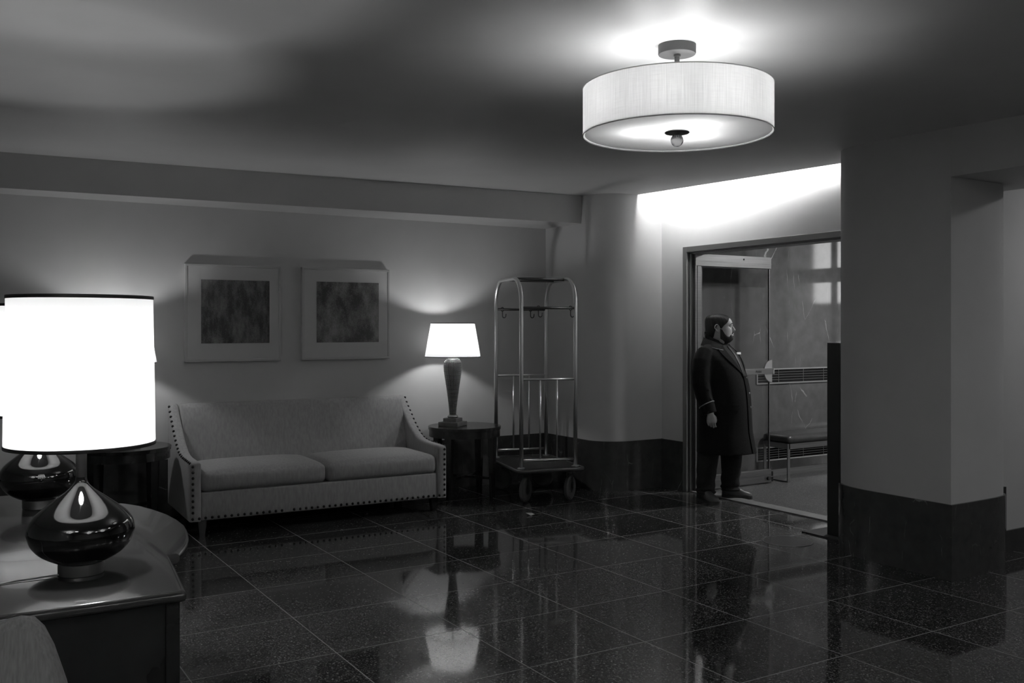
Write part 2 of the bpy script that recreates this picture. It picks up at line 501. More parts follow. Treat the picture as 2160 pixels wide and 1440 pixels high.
# door wall
struct(MB().box(6.34, 6.5, 7.06, 7.5, 0, 3.34).box(6.34, 6.5, 4.4, 7.06, 2.385, 3.34).build('wall_door', plaster))
struct(MB().box(6.322, 6.36, 7.10, 7.42, 0, .49).build('baseboard_door', marble_black))
# door frame
fr = MB()
fr.box(6.325, 6.36, 7.045, 7.10, 0, 2.41, .004).box(6.325, 6.36, 4.9, 7.045, 2.355, 2.41, .004)
fr.box(6.36, 6.52, 7.03, 7.07, 0, 2.37).box(6.36, 6.52, 4.9, 7.05, 2.34, 2.385)
struct(fr.build('trim_3', metal_frame), 'dark metal frame around the entrance doorway')

# right pillar
def pillar_poly(off):
    a = [(5.55 - off, 3.69 - off)]
    for p in [(5.55, 4.28), (5.553, 4.38), (5.57, 4.49), (5.605, 4.585), (5.66, 4.665), (5.735, 4.72), (5.83, 4.755), (5.95, 4.765)]:
        a.append((p[0] - off * (1 if p[0] < 5.7 else .3), p[1] + off * (0 if p[1] < 4.45 else .6 if p[0] < 5.7 else 1)))
    a += [(6.35, 4.765 + off), (6.35, 4.2)]
    a += [(6.30 + off, 4.0), (6.30 + off, 3.86), (6.285 + off, 3.80 - off * .3), (6.25 + off * .7, 3.755 - off * .7), (6.19, 3.722 - off), (6.08, 3.702 - off), (5.9, 3.694 - off), (5.75, 3.69 - off)]
    return a
struct(MB().prism(pillar_poly(-.014), .485, 2.585).prism(pillar_poly(-.014), 2.585, 3.3).build('wall_right', plaster, smooth=30))
struct(MB().prism(pillar_poly(0), 0, .485).build('baseboard_right', marble_black, smooth=30))
struct(MB().box(5.565, 6.48, FY, 3.704, 2.584, 3.2).box(5.8, 6.48, 3.70, 4.3, 2.584, 3.2).build('trim_4', plaster), 'deep plaster beam running forward from the pillar')
# corridor wall to the right of the pillar
struct(MB().box(6.36, 6.84, 3.97, 4.1, .156, 3.0).box(6.846, RX, 3.97, 4.1, .156, 3.0).box(6.84, 6.846, 3.98, 4.1, .156, 3.0).build('wall_corridor', plaster))
struct(MB().box(6.5, RX, 3.955, 4.1, 0, .156).build('baseboard_corridor', marble_black))
struct(MB().box(6.30, 6.50, 3.90, 4.02, 0, .49).build('baseboard_return', marble_black))
struct(MB().box(6.34, 6.50, 4.02, 4.8, 0, 3.3).build('wall_partition', plaster))
# unseen sides of the lobby
struct(MB().box(LX - .12, LX, FY, WB, 0, 3.1).build('wall_left', plaster))
struct(MB().box(LX, RX, FY - .12, FY, 0, 3.1).build('wall_front', plaster))
struct(MB().box(RX, RX + .12, FY, 4.1, 0, 3.1).build('wall_far_right', plaster))

# vestibule
VU, VV = 10.5, 7.32
struct(MB().box(6.5, VU + .1, VV, VV + .1, 0, 3.0).build('wall_vestibule', marble_wall))
struct(MB().box(6.5, VU, 4.1, 4.2, 0, 3.0).build('wall_vestibule_near', plaster))
vt = MB().box(6.5, VU, 4.19, 4.24, 2.20, 2.46)
for uu, ww in ((7.0, .05), (7.75, .06), (8.55, .10), (9.1, .16), (9.9, .06)):
    vt.box(uu - ww / 2, uu + ww / 2, 4.19, 4.24, 0, 2.9)
struct(vt.build('trim_5', metal_dark), 'dark framing along the near wall of the vestibule')
struct(MB().box(6.9, 10.1, 4.19, 4.225, 0, .2).build('baseboard_vestibule_near', metal_dark))
for uu, z0_, z1_, w_, lab in ((8.22, 1.95, 2.10, .2, 'small dark square notice high on the near vestibule wall'), (7.35, 1.55, 2.0, .22, 'taller dark notice on the near vestibule wall by the entrance')):
    tag(MB().box(uu, uu + w_, 4.2, 4.206, z0_, z1_).build('notice', metal_dark), lab, 'notice')
struct(MB().box(6.53, VU, VV - .02, VV + .01, 0, .075).build('baseboard_vestibule', metal_brushed))
# street front of the vestibule
sf = MB()
for vv, ww in ((4.2, .1), (4.84, .06), (5.0, .09), (5.88, .045), (6.6, .08), (7.26, .08)):
    sf.box(VU, VU + .08, vv - ww / 2, vv + ww / 2, 0, 2.95)
sf.box(VU - .02, VU + .1, 4.2, 7.32, 2.24, 2.43).box(VU, VU + .08, 4.2, 7.32, 0, .12).box(VU, VU + .08, 4.2, 7.32, 2.88, 2.95)
win = struct(sf.build('window_1', metal_dark))
MB().box(VU + .03, VU + .042, 4.2, 7.32, .1, 2.9).build('glass_pane', street_glass, win)
dots = MB()
for i in range(22):
    dots.box(VU + .022, VU + .029, 4.32 + i * .135, 4.355 + i * .135, 1.66, 1.695)
dots.build('glass_marking', metal_dark, win)
# street
struct(MB().box(10.6, 22, -6, 16, -.2, -.05).build('floor_street', asphalt))
fc = MB().box(20, 20.4, -6, 16, -.05, 9)
struct(fc.build('wall_street', facade_mat))
lit = emit('lit_window', 5.0); lit2 = emit('lit_shop', 2.2)
k = 0
for (y0, y1, z0, z1, mm) in ((-2.62, -1.2, 2.25, 3.9, lit), (-1.0, .6, 2.25, 3.9, lit), (-2.1, -1.5, .75, 1.25, lit2), (2.0, 3.2, 3.4, 5.4, lit2), (5.2, 6.3, 3.4, 5.4, lit2)):
    b = MB()
    b.box(19.93, 20.02, y0 - .08, y1 + .08, z0 - .08, z0).box(19.93, 20.02, y0 - .08, y1 + .08, z1, z1 + .08)
    b.box(19.93, 20.02, y0 - .08, y0, z0, z1).box(19.93, 20.02, y1, y1 + .08, z0, z1)
    k += 1
    wo = struct(b.build('window_%d' % (k + 1), metal_dark))
    MB().box(19.97, 19.99, y0, y1, z0, z1).build('glass_pane', mm, wo)

# ---------------------------------------------------------------- cove light strip
strip = tag(MB().box(6.04, 6.07, 4.80, 7.40, 3.06, 3.09).build('light_strip', emit('cove_led', L_COVE)),
            'linear light strip hidden in the ceiling slot above the entrance doorway', 'light')

# ---------------------------------------------------------------- ventilation grilles
def grille(z0, z1, label):
    t = thing('ventilation_grille', label, 'vent', (7.56, VV, z0), 0, None)
    W, H_ = 2.3, z1 - z0
    f = MB().box(0, W, -.015, 0, H_ - .014, H_).box(0, W, -.015, 0, 0, .014).box(0, .016, -.015, 0, .014, H_ - .014).box(W - .016, W, -.015, 0, .014, H_ - .014)
    f.build('frame', metal_cart, t)
    MB().box(.016, W - .016, -.003, -.0005, .014, H_ - .014).build('backing', void_black, t)
    n = 4
    for i in range(n):
        z = .014 + (H_ - .028) * (i + 1) / (n + 1)
        MB().box(.016, W - .016, -.012, -.004, z - .0028, z + .0028).build('slat', satin_metal, t)
    for x in (.33, .72, 1.05, 1.5, 1.9):
        MB().box(x, x + .006, -.013, -.011, .014, H_ - .014).build('divider', metal_brushed, t)
    return t
g1 = grille(1.005, 1.172, 'long metal slatted vent grille on marble wall above the bench')
g2 = grille(.172, .325, 'lower metal slatted vent grille on marble wall behind and below the bench')
g1['group'] = g2['group'] = 'vent grilles of the vestibule wall'

# ---------------------------------------------------------------- bench
t = thing('bench', 'low black leather bench with metal side frame in the glass vestibule', 'bench', (7.62, 6.93, 0))
MB().rbox((1.05, .17, .445), (2.1, .38, .085), .035, (30, 8, 6), .008).build('seat', leather_bench, t, smooth=60)
MB().box(0.02, 2.08, 0.0, .34, .345, .402).build('seat_rail', metal_brushed, t)
for x in (0.0, 2.06):
    f = MB().box(x, x + .035, .0, .012, 0, .40).box(x, x + .035, .328, .34, 0, .40).box(x, x + .035, .012, .328, 0, .012)
    f.build('leg', metal_brushed, t)
t = thing('floor_box', 'small black box on the vestibule floor beneath the end of the bench', 'box', (7.40, 7.07, 0))
MB().box(0, .16, 0, .14, 0, .105, .006).build('body', black_paint, t)
MB().box(-.002, .162, -.003, 0, .05, .058).build('band', metal_brushed, t)

# ---------------------------------------------------------------- open glass door
dr = thing('glass_door', 'glass door with metal rails standing open behind the doorman', 'door', (6.40, 7.02, 0), math.radians(.6))
MB().box(.05, 1.045, -.006, .006, .14, 2.25).build('glass_pane', pane_glass, dr)
b = MB().box(0, 1.06, -.025, .025, 2.225, 2.345, .003).box(0, 1.06, -.028, .028, 2.272, 2.277)
b.build('top_rail', metal_door, dr)
MB().sphere((.66, -.026, 2.31), .009, 8, 6).build('lock_screw', black_paint, dr)
b = MB().box(0, 1.06, -.025, .025, .01, .145, .003).box(0, 1.06, -.028, .028, .09, .095)
b.build('bottom_rail', metal_door, dr)
MB().tube([(1.01, -.025, .055), (1.01, -.05, .055)], .022, 16).build('lock_knob', metal_dark, dr, smooth=40)
MB().box(0.0, .022, -.022, .022, .145, 2.225, .003).box(.03, .085, -.018, .018, .145, 2.225, .004).build('hinge_stile', metal_door, dr)
MB().box(1.045, 1.055, -.009, .009, .145, 2.225).build('edge_strip', metal_brushed, dr)
pb = MB().box(.50, 1.055, -.055, -.035, 1.135, 1.195, .003).box(.52, .54, -.036, -.006, 1.15, 1.18).box(1.0, 1.03, -.036, -.006, 1.15, 1.18).build('push_bar', metal_brushed, dr)
ft = bpy.data.curves.new('push_text', 'FONT'); ft.body = 'PUSH'; ft.size = .034; ft.extrude = .0008
fo = bpy.data.objects.new('tmp_text', ft); C.objects.link(fo)
bpy.context.view_layer.update()
fm = bpy.data.meshes.new_from_object(fo.evaluated_get(bpy.context.evaluated_depsgraph_get()))
bpy.data.objects.remove(fo)
fm.materials.clear(); fm.materials.append(metal_dark)
fm.transform(Matrix.Translation((.80, -.0562, 1.153)) @ Matrix.Rotation(PI / 2, 4, 'X'))
fl = bpy.data.objects.new('lettering', fm); C.objects.link(fl); fl.parent = pb
hp = [(1.062, 1.165 + .115)] + [(1.062 - .115 * math.sin(a), 1.165 + .115 * math.cos(a)) for a in [PI * i / 24 for i in range(1, 24)]] + [(1.062, 1.165 - .115)]
b = MB(); n = len(hp)
b.add([(x, -.034, z) for x, z in hp] + [(x, -.020, z) for x, z in hp], [tuple(range(n)), tuple(reversed(range(n, 2 * n)))] + [(i, (i + 1) % n, n + (i + 1) % n, n + i) for i in range(n)])
b.build('handle_plate', metal_cart, dr)
MB().box(1.058, 1.075, -.055, .02, 1.135, 1.195, .002).build('latch', metal_cart, dr)
tag(MB().add([(7.30, 7.10, .02), (7.46, 7.06, .02), (7.60, 7.12, .02), (7.48, 7.20, .02), (7.33, 7.17, .085)] + [(7.30, 7.10, .018), (7.46, 7.06, .018), (7.60, 7.12, .018), (7.48, 7.20, .018), (7.33, 7.17, .082)],
        [(0, 1, 2, 3), (0, 3, 4), (5, 8, 7, 6), (5, 9, 8), (0, 5, 6, 1), (1, 6, 7, 2), (2, 7, 8, 3), (3, 8, 9, 4), (4, 9, 5, 0)]).build('newspaper', paper_mat),
    'folded white newspaper lying on the vestibule floor behind the glass door', 'newspaper').location = (0, 0, -.017)

# ---------------------------------------------------------------- sign stand
t = thing('sign_stand', 'tall black metal sign stand on a flat base beside the right pillar', 'sign stand', (5.962, 4.942, 0))
MB().box(-.02, .02, -.055, .065, .01, 1.50, .003).build('post', black_paint, t)
MB().box(.29, .33, -.06, .06, .01, 1.50, .003).build('post', black_paint, t)
MB().box(.02, .29, -.02, .02, 1.17, 1.495).build('sign_panel', metal_dark, t)
MB().box(.02, .29, -.03, .03, .985, 1.065).build('crossbar', black_paint, t)
MB().box(-.095, .345, -.10, .25, 0, .010).build('base_plate', black_paint, t)
# round cover ring in the floor
t = thing('floor_cover', 'round metal rimmed cover set flush in the floor beside the sign stand', 'floor cover', (5.53, 5.03, 0))
MB().lathe([(.185, 0), (.185, .003), (.178, .003), (.178, 0)], 48, cap0=False, cap1=False).rings([[(r * math.cos(a * PI / 24), r * math.sin(a * PI / 24), z) for a in range(48)] for r, z in ((.178, 0), (.185, 0))], False, False).build('rim', metal_brushed, t, smooth=40)
MB().lathe([(.177, 0.0), (.177, .002)], 48).build('disc', mat('cover_disc', .05, .18), t)

# ---------------------------------------------------------------- leaf litter
tag(MB().add([(0, 0, .002), (.05, -.015, .016), (.115, .01, .006), (.055, .022, .004), (.02, .02, .02), (-.03, .035, .022), (0, 0, .0), (.05, -.015, .014), (.115, .01, .004), (.055, .022, .002), (.02, .02, .018), (-.03, .035, .02)],
         [(0, 1, 3, 4), (1, 2, 3), (0, 4, 5), (6, 10, 9, 7), (7, 9, 8), (6, 11, 10), (0, 6, 7, 1), (1, 7, 8, 2), (2, 8, 9, 3), (3, 9, 10, 4), (4, 10, 11, 5), (5, 11, 6, 0)]).build('dry_leaf', mat('dry_leaf', .22, .7)),
    'small pale dry leaf lying on the dark floor in front of the cart', 'leaf').location = (4.40, 6.87, 0.0)

# ---------------------------------------------------------------- sofa
sofa = thing('sofa', 'grey upholstered two cushion sofa with sloping nail-studded arms against the wall', 'sofa', (1.697, 7.505, 0), -.030)
SW = 2.187
prof = [(0, .575), (.1, .58), (.3, .585), (.40, .595), (.48, .615), (.56, .655), (.63, .70), (.70, .755), (.76, .81), (.82, .86), (.88, .915), (.915, .955), (.935, .965)]
def arm(x0, x1, inner):
    b = MB(); rs = []
    for y, z in prof:
        pts = []
        r = .022
        for (cx, sx) in ((x0, 1), (x1, -1)):
            pass
        a = [(x0, .12), (x0, z - r)] + [(x0 + r - r * math.cos(q), z - r + r * math.sin(q)) for q in (PI / 6, PI / 3, PI / 2)] + \
            [(x1 - r + r * math.sin(q), z - r + r * math.cos(q)) for q in (0, PI / 6, PI / 3, PI / 2)] + [(x1, .12)]
        pts = [(x, y if y > 0 else 0, zz) for x, zz in a]
        rs.append(pts)
    f0 = [(x + (.012 if x < (x0 + x1) / 2 else -.012), -.0, max(.12, zz - .012) if zz > .12 else zz) for x, y, zz in rs[0]]
    rs[0] = [(x, .014, zz) for x, y, zz in rs[0]]
    rs.insert(0, f0)
    return b.rings(rs)
AW = .085
arm(0, AW, 1).build('arm', fabric_sofa, sofa, smooth=50)
arm(SW - AW, SW, 0).build('arm', fabric_sofa, sofa, smooth=50)
MB().box(AW, SW - AW, .012, .85, .12, .338, .014).build('front_panel', fabric_sofa, sofa, smooth=60)
b = MB(); rs = []
for i in range(19):
    s = i / 18
    x = AW + .004 + (SW - 2 * AW - .008) * s
    zt = .962 - .0 * s
    rs.append([(x, .66, .34), (x, .70, .55), (x, .765, .80), (x, .80, .93), (x, .825, zt), (x, .86, zt + .008), (x, .90, zt), (x, .925, .93), (x, .925, .13), (x, .70, .13)])
b.rings(rs).build('back', fabric_sofa, sofa, smooth=50)
cw = (SW - 2 * AW) / 2
for i in range(2):
    MB().rbox((AW + cw * (i + .5), .352, .415), (cw - .006, .69, .155), .045, (24, 16, 8), .035).build('seat_cushion', fabric_sofa, sofa, smooth=60)
for x in (.10, SW - .10):
    for y in (.06, .86):
        MB().rings([[(x - .02, y - .02, 0), (x + .02, y - .02, 0), (x + .02, y + .02, 0), (x - .02, y + .02, 0)],
                    [(x - .035, y - .03, .12), (x + .035, y - .03, .12), (x + .035, y + .035, .12), (x - .035, y + .035, .12)]]).build('leg', wood_dark, sofa)
nm = MB().sphere((0, 0, 0), .0115, 8, 6).build('upholstery_nail', nail_metal, sofa, smooth=180)
spots = []
for i in range(44):
    if i == 15: continue
    spots.append((.02 + (SW - .04) * i / 43, -.0 if (i < 2 or i > 41) else .010, .142))
for x in (.022, SW - .022):
    for i in range(9):
        spots.append((x, -.0, .19 + .355 * i / 8))
def along(n):
    pl = [prof[0]]; L = [0]
    for a, c_ in zip(prof, prof[1:]):
        L.append(L[-1] + math.hypot(c_[0] - a[0], c_[1] - a[1]))
    out = []
    for i in range(n):
        s = L[-1] * (i + .5) / n
        for k_ in range(len(L) - 1):
            if s <= L[k_ + 1]:
                f = (s - L[k_]) / (L[k_ + 1] - L[k_])
                out.append((prof[k_][0] + f * (prof[k_ + 1][0] - prof[k_][0]), prof[k_][1] + f * (prof[k_ + 1][1] - prof[k_][1])))
                break
    return out
for y, z in along(19):
    spots.append((.006, y, z - .008)); spots.append((SW - .006, y, z - .008))
nm.location = spots[0]
for p in spots[1:]:
    c = nm.copy(); C.objects.link(c); c.parent = sofa; c.location = p

# ---------------------------------------------------------------- side tables and their lamps
def side_table(loc, label):
    t = thing('side_table', label, 'side table', loc, 0, 'round dark side tables at the sofa ends')
    MB().lathe([(.335, .640), (.35, .642), (.352, .668), (.348, .672)], 64).build('tabletop', wood_dark, t, smooth=30)
    MB().lathe([(.335, .575), (.343, .575), (.343, .640), (.335, .640)], 64, cap0=False, cap1=False).rings([[(r * math.cos(a * PI / 32), r * math.sin(a * PI / 32), .575) for a in range(64)] for r in (.32, .335)], False, False).build('apron', wood_dark, t, smooth=30)
    base = -TH
    for dx, dy in ((-.13, -.27), (.27, -.13), (.13, .27), (-.27, .13)):
        c_, s_ = math.cos(base), math.sin(base)
        x, y = dx * c_ - dy * s_, dx * s_ + dy * c_
        a = math.atan2(y, x)
        M0 = Matrix.Translation((x, y, 0)) @ Matrix.Rotation(a, 4, 'Z')
        MB().rings([[tuple(M0 @ Vector(q)) for q in ((-.012 - k_, -.02 - k_, z), (.012 + k_, -.02 - k_, z), (.012 + k_, .02 + k_, z), (-.012 - k_, .02 + k_, z))] for z, k_ in ((0, .004), (.3, .012), (.64, .018))]).build('leg', wood_dark, t)
    M1 = Matrix.Rotation(math.atan2(-.27, -.13) + base, 4, 'Z'); M2 = Matrix.Rotation(math.atan2(-.13, .27) + base, 4, 'Z')
    MB().box(-.29, .29, -.012, .012, .17, .195, M=M1).box(-.29, .29, -.012, .012, .171, .194, M=M2).build('stretcher', wood_dark, t)
    return t
T1 = (4.396, 8.05, 0)
side_table(T1, 'round dark wood side table between the sofa and the luggage cart')
T2 = (1.314, 8.05, 0)
side_table(T2, 'round dark wood side table at the left end of the sofa')

beads = mat('urn_dark', .03, .4, spec=.5)
bead_shine = mat('bead_silver', .62, .3, .6)
def table_lamp(loc, rz, label):
    t = thing('table_lamp', label, 'lamp', loc, rz, 'beaded table lamps beside the sofa')
    MB().box(-.105, .105, -.105, .105, 0, .04, .006).build('plinth', wood_dark_l, t)
    MB().box(-.07, .07, -.07, .07, .04, .075, .005).build('plinth_step', wood_dark_l, t)
    MB().lathe([(.03, .075), (.048, .08), (.052, .09), (.045, .1), (.03, .108)], 32).build('collar', satin_metal, t, smooth=60)
    pr = [(.034, .105), (.039, .17), (.049, .26), (.060, .35), (.073, .44), (.083, .51), (.087, .555), (.086, .585), (.079, .615), (.065, .637), (.042, .651), (.014, .655)]
    def rad(z):
        for a, c_ in zip(pr, pr[1:]):
            if z <= c_[1]:
                return a[0] + (z - a[1]) / (c_[1] - a[1]) * (c_[0] - a[0])
        return pr[-1][0]
    nr, na = 46, 40
    MB().lathe([(rad(.105 + .55 * i / 60) - .0028, .105 + .55 * i / 60) for i in range(61)], 48).build('urn_body', beads, t, smooth=180)
    bs = MB()
    for i in range(nr):
        z = .112 + .535 * i / (nr - 1)
        r_ = rad(z)
        for j in range(na):
            a = 2 * PI * (j + .5 * (i % 2) * 0) / na
            q = min(.0062, 2 * PI * r_ / na * .36)
            bs.sphere((r_ * math.cos(a) * .985, r_ * math.sin(a) * .985, z), q, 6, 4)
    bo = bs.build('bead_studs', bead_shine, t, smooth=180); bo['kind'] = 'stuff'
    MB().lathe([(.008, .65), (.008, .80)], 12).build('lamp_rod', satin_metal, t)
    MB().sphere((0, 0, .86), .032, 16, 10, (1, 1, 1.3)).build('bulb', emit('table_bulb', L_TABLE), t, smooth=180)
    sh = MB().lathe([(.268, .665), (.211, .985)], 64, cap0=False, cap1=False).build('lamp_shade', shade_small, t, smooth=180)
    rim = []
    for r, z in ((.269, .664), (.212, .986)):
        MB().tube([(r * math.cos(a * PI / 32), r * math.sin(a * PI / 32), z) for a in range(64)], .0038, 6, closed=True, up=(0, 0, 1)).build('trim_band', black_paint, sh, smooth=180)
    sp = MB()
    for a in range(3):
        sp.tube([(0, 0, .975), (.21 * math.cos(a * 2.094), .21 * math.sin(a * 2.094), .983)], .002, 5)
    sp.tube([(0, 0, .905), (0, 0, .99)], .004, 6)
    sp.build('harp', satin_metal, t)
    return t
wood_dark_l = vary(mat('lamp_base_wood', .11, .45), .09, .14, (20, 20, 20), 4, .05)
shade_small = shade_mat('small_shade_cloth', .85)
tl = table_lamp((4.288, 8.09, .6725), math.radians(-55), 'lit table lamp with dark beaded urn base right of the sofa')
tl2 = copy_tree(tl); tl2.location = (1.293, 8.08, .6725)
tl2['label'] = ('lit cone shaded lamp left of the sofa, mostly hidden behind the large drum shade')

# ---------------------------------------------------------------- pictures
def picture(x0, x1, ax0, ax1, z0, z1, az0, az1, label, am):
    t = thing('framed_picture', label, 'picture', ((x0 + x1) / 2, WB, (z0 + z1) / 2), 0, 'framed abstract prints over the sofa')
    w2, h2 = (x1 - x0) / 2, (z1 - z0) / 2; cx = (x0 + x1) / 2; cz = (z0 + z1) / 2
    D = .048
    f = MB()
    f.box(-w2, w2, -D, 0, h2 - .022, h2, .004).box(-w2, w2, -D, 0, -h2, -h2 + .022, .004)
    f.box(-w2, -w2 + .022, -D, 0, -h2 + .02, h2 - .02, .004).box(w2 - .022, w2, -D, 0, -h2 + .02, h2 - .02, .004)
    f.build('frame', frame_white, t)
    MB().box(-w2 + .02, w2 - .02, -D + .005, -.002, -h2 + .02, h2 - .02).build('mat_board', mat_board, t)
    MB().box(ax0 - cx, ax1 - cx, -D + .0035, -D + .006, az0 - cz, az1 - cz).build('print', am, t)
    return t
k_ = 8.44 / 8.38
picture(1.865, 2.712, 2.002, 2.604, 1.318, 2.172, 1.479, 2.036, 'square framed abstract print with darker image, left of the pair', art_mat('print_dark', .012, .20, 3.1, 11))
picture(2.907, 3.783, 3.046, 3.668, 1.318, 2.174, 1.478, 2.044, 'square framed abstract print with paler grey image, right of the pair', art_mat('print_grey', .05, .30, 9.4, 7))

# ---------------------------------------------------------------- luggage cart
cart = thing('luggage_cart', 'tall birdcage luggage cart of chrome tubing with carpeted deck in the corner', 'cart', (5.003, 7.748, 0), math.radians(-13.5))
# local x: across, y: into the corner
cx_, cy_ = .268, .40
def archpath(x):
    pts = [(x, -cy_, .315), (x, -cy_, 1.2), (x, -cy_, 1.86)]
    R_ = .22
    for i in range(1, 9):
        a = PI / 2 * i / 8
        pts.append((x, -cy_ + R_ - R_ * math.cos(a), 1.86 + R_ * math.sin(a)))
    for i in range(1, 9):
        a = PI / 2 * (1 - i / 8)
        pts.append((x, cy_ - R_ + R_ * math.cos(a), 1.86 + R_ * math.sin(a)))
    pts += [(x, cy_, 1.2), (x, cy_, .315)]
    return pts
for x in (-cx_, cx_):
    MB().tube(archpath(x), .019, 14).build('arch_tube', metal_cart, cart, smooth=180)
for y in (-.14, .14):
    MB().tube([(-cx_, y, 2.08), (cx_, y, 2.08)], .014, 10).build('top_bar', metal_dark, cart, smooth=180)
for y in (-cy_, cy_):
    MB().tube([(-cx_, y, 1.80), (cx_, y, 1.80)], .012, 10).build('hanging_bar', metal_dark, cart, smooth=180)
    MB().tube([(-cx_, y, 1.135), (cx_, y, 1.135)], .011, 10).build('side_rail', metal_cart, cart, smooth=180)
    MB().tube([(-cx_, y, .385), (cx_, y, .385)], .013, 10).build('side_rail', metal_cart, cart, smooth=180)
    for x in (-.083, .083):
        MB().tube([(x, y, .385), (x, y, 1.135)], .009, 8).build('spindle', metal_cart, cart, smooth=180)
    for x in (-.20 if y > 0 else -.10, .10 if y > 0 else .22):
        h = [(x, y, 1.815)] + [(x, y - .0, 1.80)]
        hk = MB().tube([(x + .014 * math.cos(a), y, 1.80 + .02 * math.sin(a)) for a in [i * PI / 5 for i in range(10)]], .005, 6, closed=True, up=(0, 1, 0))
        hk.tube([(x, y, 1.785), (x, y, 1.74)] + [(x + .018 - .018 * math.cos(a), y, 1.735 - .02 * math.sin(a)) for a in (.5, 1.1, 1.57, 2.2, 2.8)] + [(x + .038, y, 1.755)], .005, 6)
        hk.build('hook', metal_dark, cart, smooth=180)
def rrect(hx, hy, r, n=6):
    o = []
    for sx, sy, a0 in ((1, 1, 0), (-1, 1, 90), (-1, -1, 180), (1, -1, 270)):
        for i in range(n + 1):
            a = math.radians(a0 + 90 * i / n)
            o.append((sx * (hx - r) + r * math.cos(a), sy * (hy - r) + r * math.sin(a)))
    return o
dk = MB().prism(rrect(.325, .48, .07), .285, .310).build('deck', carpet_deck, cart)
MB().tube([(x, y, .297) for x, y in rrect(.33, .485, .075)], .019, 8, closed=True, up=(0, 0, 1)).build('bumper', mat('bumper', .06, .35, .3), cart, smooth=180)
for x in (-cx_, cx_):
    for y in (-cy_, cy_):
        MB().lathe([(.038, .310), (.038, .318), (.021, .326)], 20, (x, y)).build('post_flange', metal_cart, cart, smooth=40)
for x in (-.22, .22):
    for y in (-.38, .38):
        a = -.75 if y < 0 else .9
        M0 = Matrix.Translation((x, y, 0)) @ Matrix.Rotation(a, 4, 'Z')
        b = MB().lathe([(.05, .262), (.05, .285)], 16, (x, y))
        for s in (-1, 1):
            b.box(s * .030 - .002, s * .030 + .002, -.012, .014, .10, .262, M=M0)
        cs = b.build('caster', metal_dark, cart)
        wh = MB(); rs = []
        for xx, rr in ((-.020, .082), (-.022, .1), (-.012, .114), (.012, .114), (.022, .1), (.020, .082)):
            rs.append([tuple(M0 @ Vector((xx, .0 + rr * math.cos(2 * PI * j / 28), .114 + rr * math.sin(2 * PI * j / 28)))) for j in range(28)])
        wh.rings(rs).build('wheel', rubber, cs, smooth=40)
        hb = MB()
        hb.rings([[tuple(M0 @ Vector((xx, rr * math.cos(2 * PI * j / 20), .114 + rr * math.sin(2 * PI * j / 20)))) for j in range(20)] for xx, rr in ((-.023, .045), (-.026, .02), (.026, .02), (.023, .045))]).build('hub', metal_dark, cs, smooth=40)

# ---------------------------------------------------------------- ceiling light
cl = thing('ceiling_light', 'large white drum ceiling light with frosted lower disc, above the lobby floor', 'ceiling light', (2.852, 3.238, 0), 0, 'drum ceiling lights of the lobby')
zt = zc(2.852, 3.238)
MB().lathe([(.076, zt - .042), (.082, zt - .042), (.084, zt - .038), (.084, zt + .002)], 48).build('canopy', metal_canopy, cl, smooth=30)
MB().lathe([(.0115, 2.50), (.0115, zt - .03)], 16).lathe([(.016, zt - .052), (.016, zt - .034)], 16).build('stem', metal_canopy, cl, smooth=40)
RD = .421; Z0, Z1 = 2.482, 2.692
shade_drum = shade_mat('drum_cloth', .78, weave=True)
disc_rim = shade_mat('shade_rim', .9)
disc_mat = shade_mat('frosted_disc', .74)
MB().lathe([(RD, Z0), (RD, Z1)], 128, cap0=False, cap1=False).build('drum_shade', shade_drum, cl, smooth=180)
white_trim = mat('white_trim', .8, .5)
for z in (Z0, Z1):
    MB().tube([(RD * math.cos(a * PI / 48), RD * math.sin(a * PI / 48), z) for a in range(96)], .0022, 6, closed=True, up=(0, 0, 1)).build('rim', disc_rim, cl, smooth=180)
MB().lathe([(.012, Z0 + .018), (RD - .03, Z0 + .014), (RD - .008, Z0 + .006)], 96, cap0=False, cap1=False).build('diffuser_disc', disc_mat, cl, smooth=180)
MB().lathe([(.052, Z0 + .006), (.056, Z0 + .010), (.052, Z0 + .014), (.012, Z0 + .017)], 40).build('finial_plate', metal_dark, cl, smooth=40)
fin = MB(); rs = []
for i in range(17):
    a = -PI / 2 + PI * i / 16
    rs.append([((.0275 * math.cos(a) + .0005) * (1 + .04 * math.cos(j * PI * 12 / 24)) * math.cos(2 * PI * j / 48), (.0275 * math.cos(a) + .0005) * (1 + .04 * math.cos(j * PI * 12 / 24)) * math.sin(2 * PI * j / 48), Z0 - .024 + .029 * math.sin(a)) for j in range(48)])
fin_glass = mat('finial_glass', .95, .12, ior=1.3)
P(fin_glass).inputs['Transmission Weight'].default_value = .85
fin.rings(rs).build('finial', fin_glass, cl, smooth=180)
for a in range(3):
    q = math.radians(20 + 120 * a)
    x, y = .14 * math.cos(q), .14 * math.sin(q)
    bb = MB().sphere((x, y, 2.60), .030, 16, 10, (1, 1, 1.3)).build('bulb', emit('ceiling_bulb', L_CEIL), cl, smooth=180)
    MB().tube([(0, 0, 2.56), (x * .9, y * .9, 2.555), (x, y, 2.56)], .007, 8).build('bulb_arm', metal_frame, cl, smooth=60)

# unseen copies of the fixture with stronger bulbs, added for ambient fill
def rear_fill_light(loc):
    c = copy_tree(cl); c.location = loc
    for ch in c.children:
        if ch.name.startswith('bulb') and 'arm' not in ch.name:
            ch.data = ch.data.copy(); ch.data.materials.clear(); ch.data.materials.append(rear_fill_bulb)
    return c
rear_fill_bulb = emit('rear_fill_bulb', L_REAR)

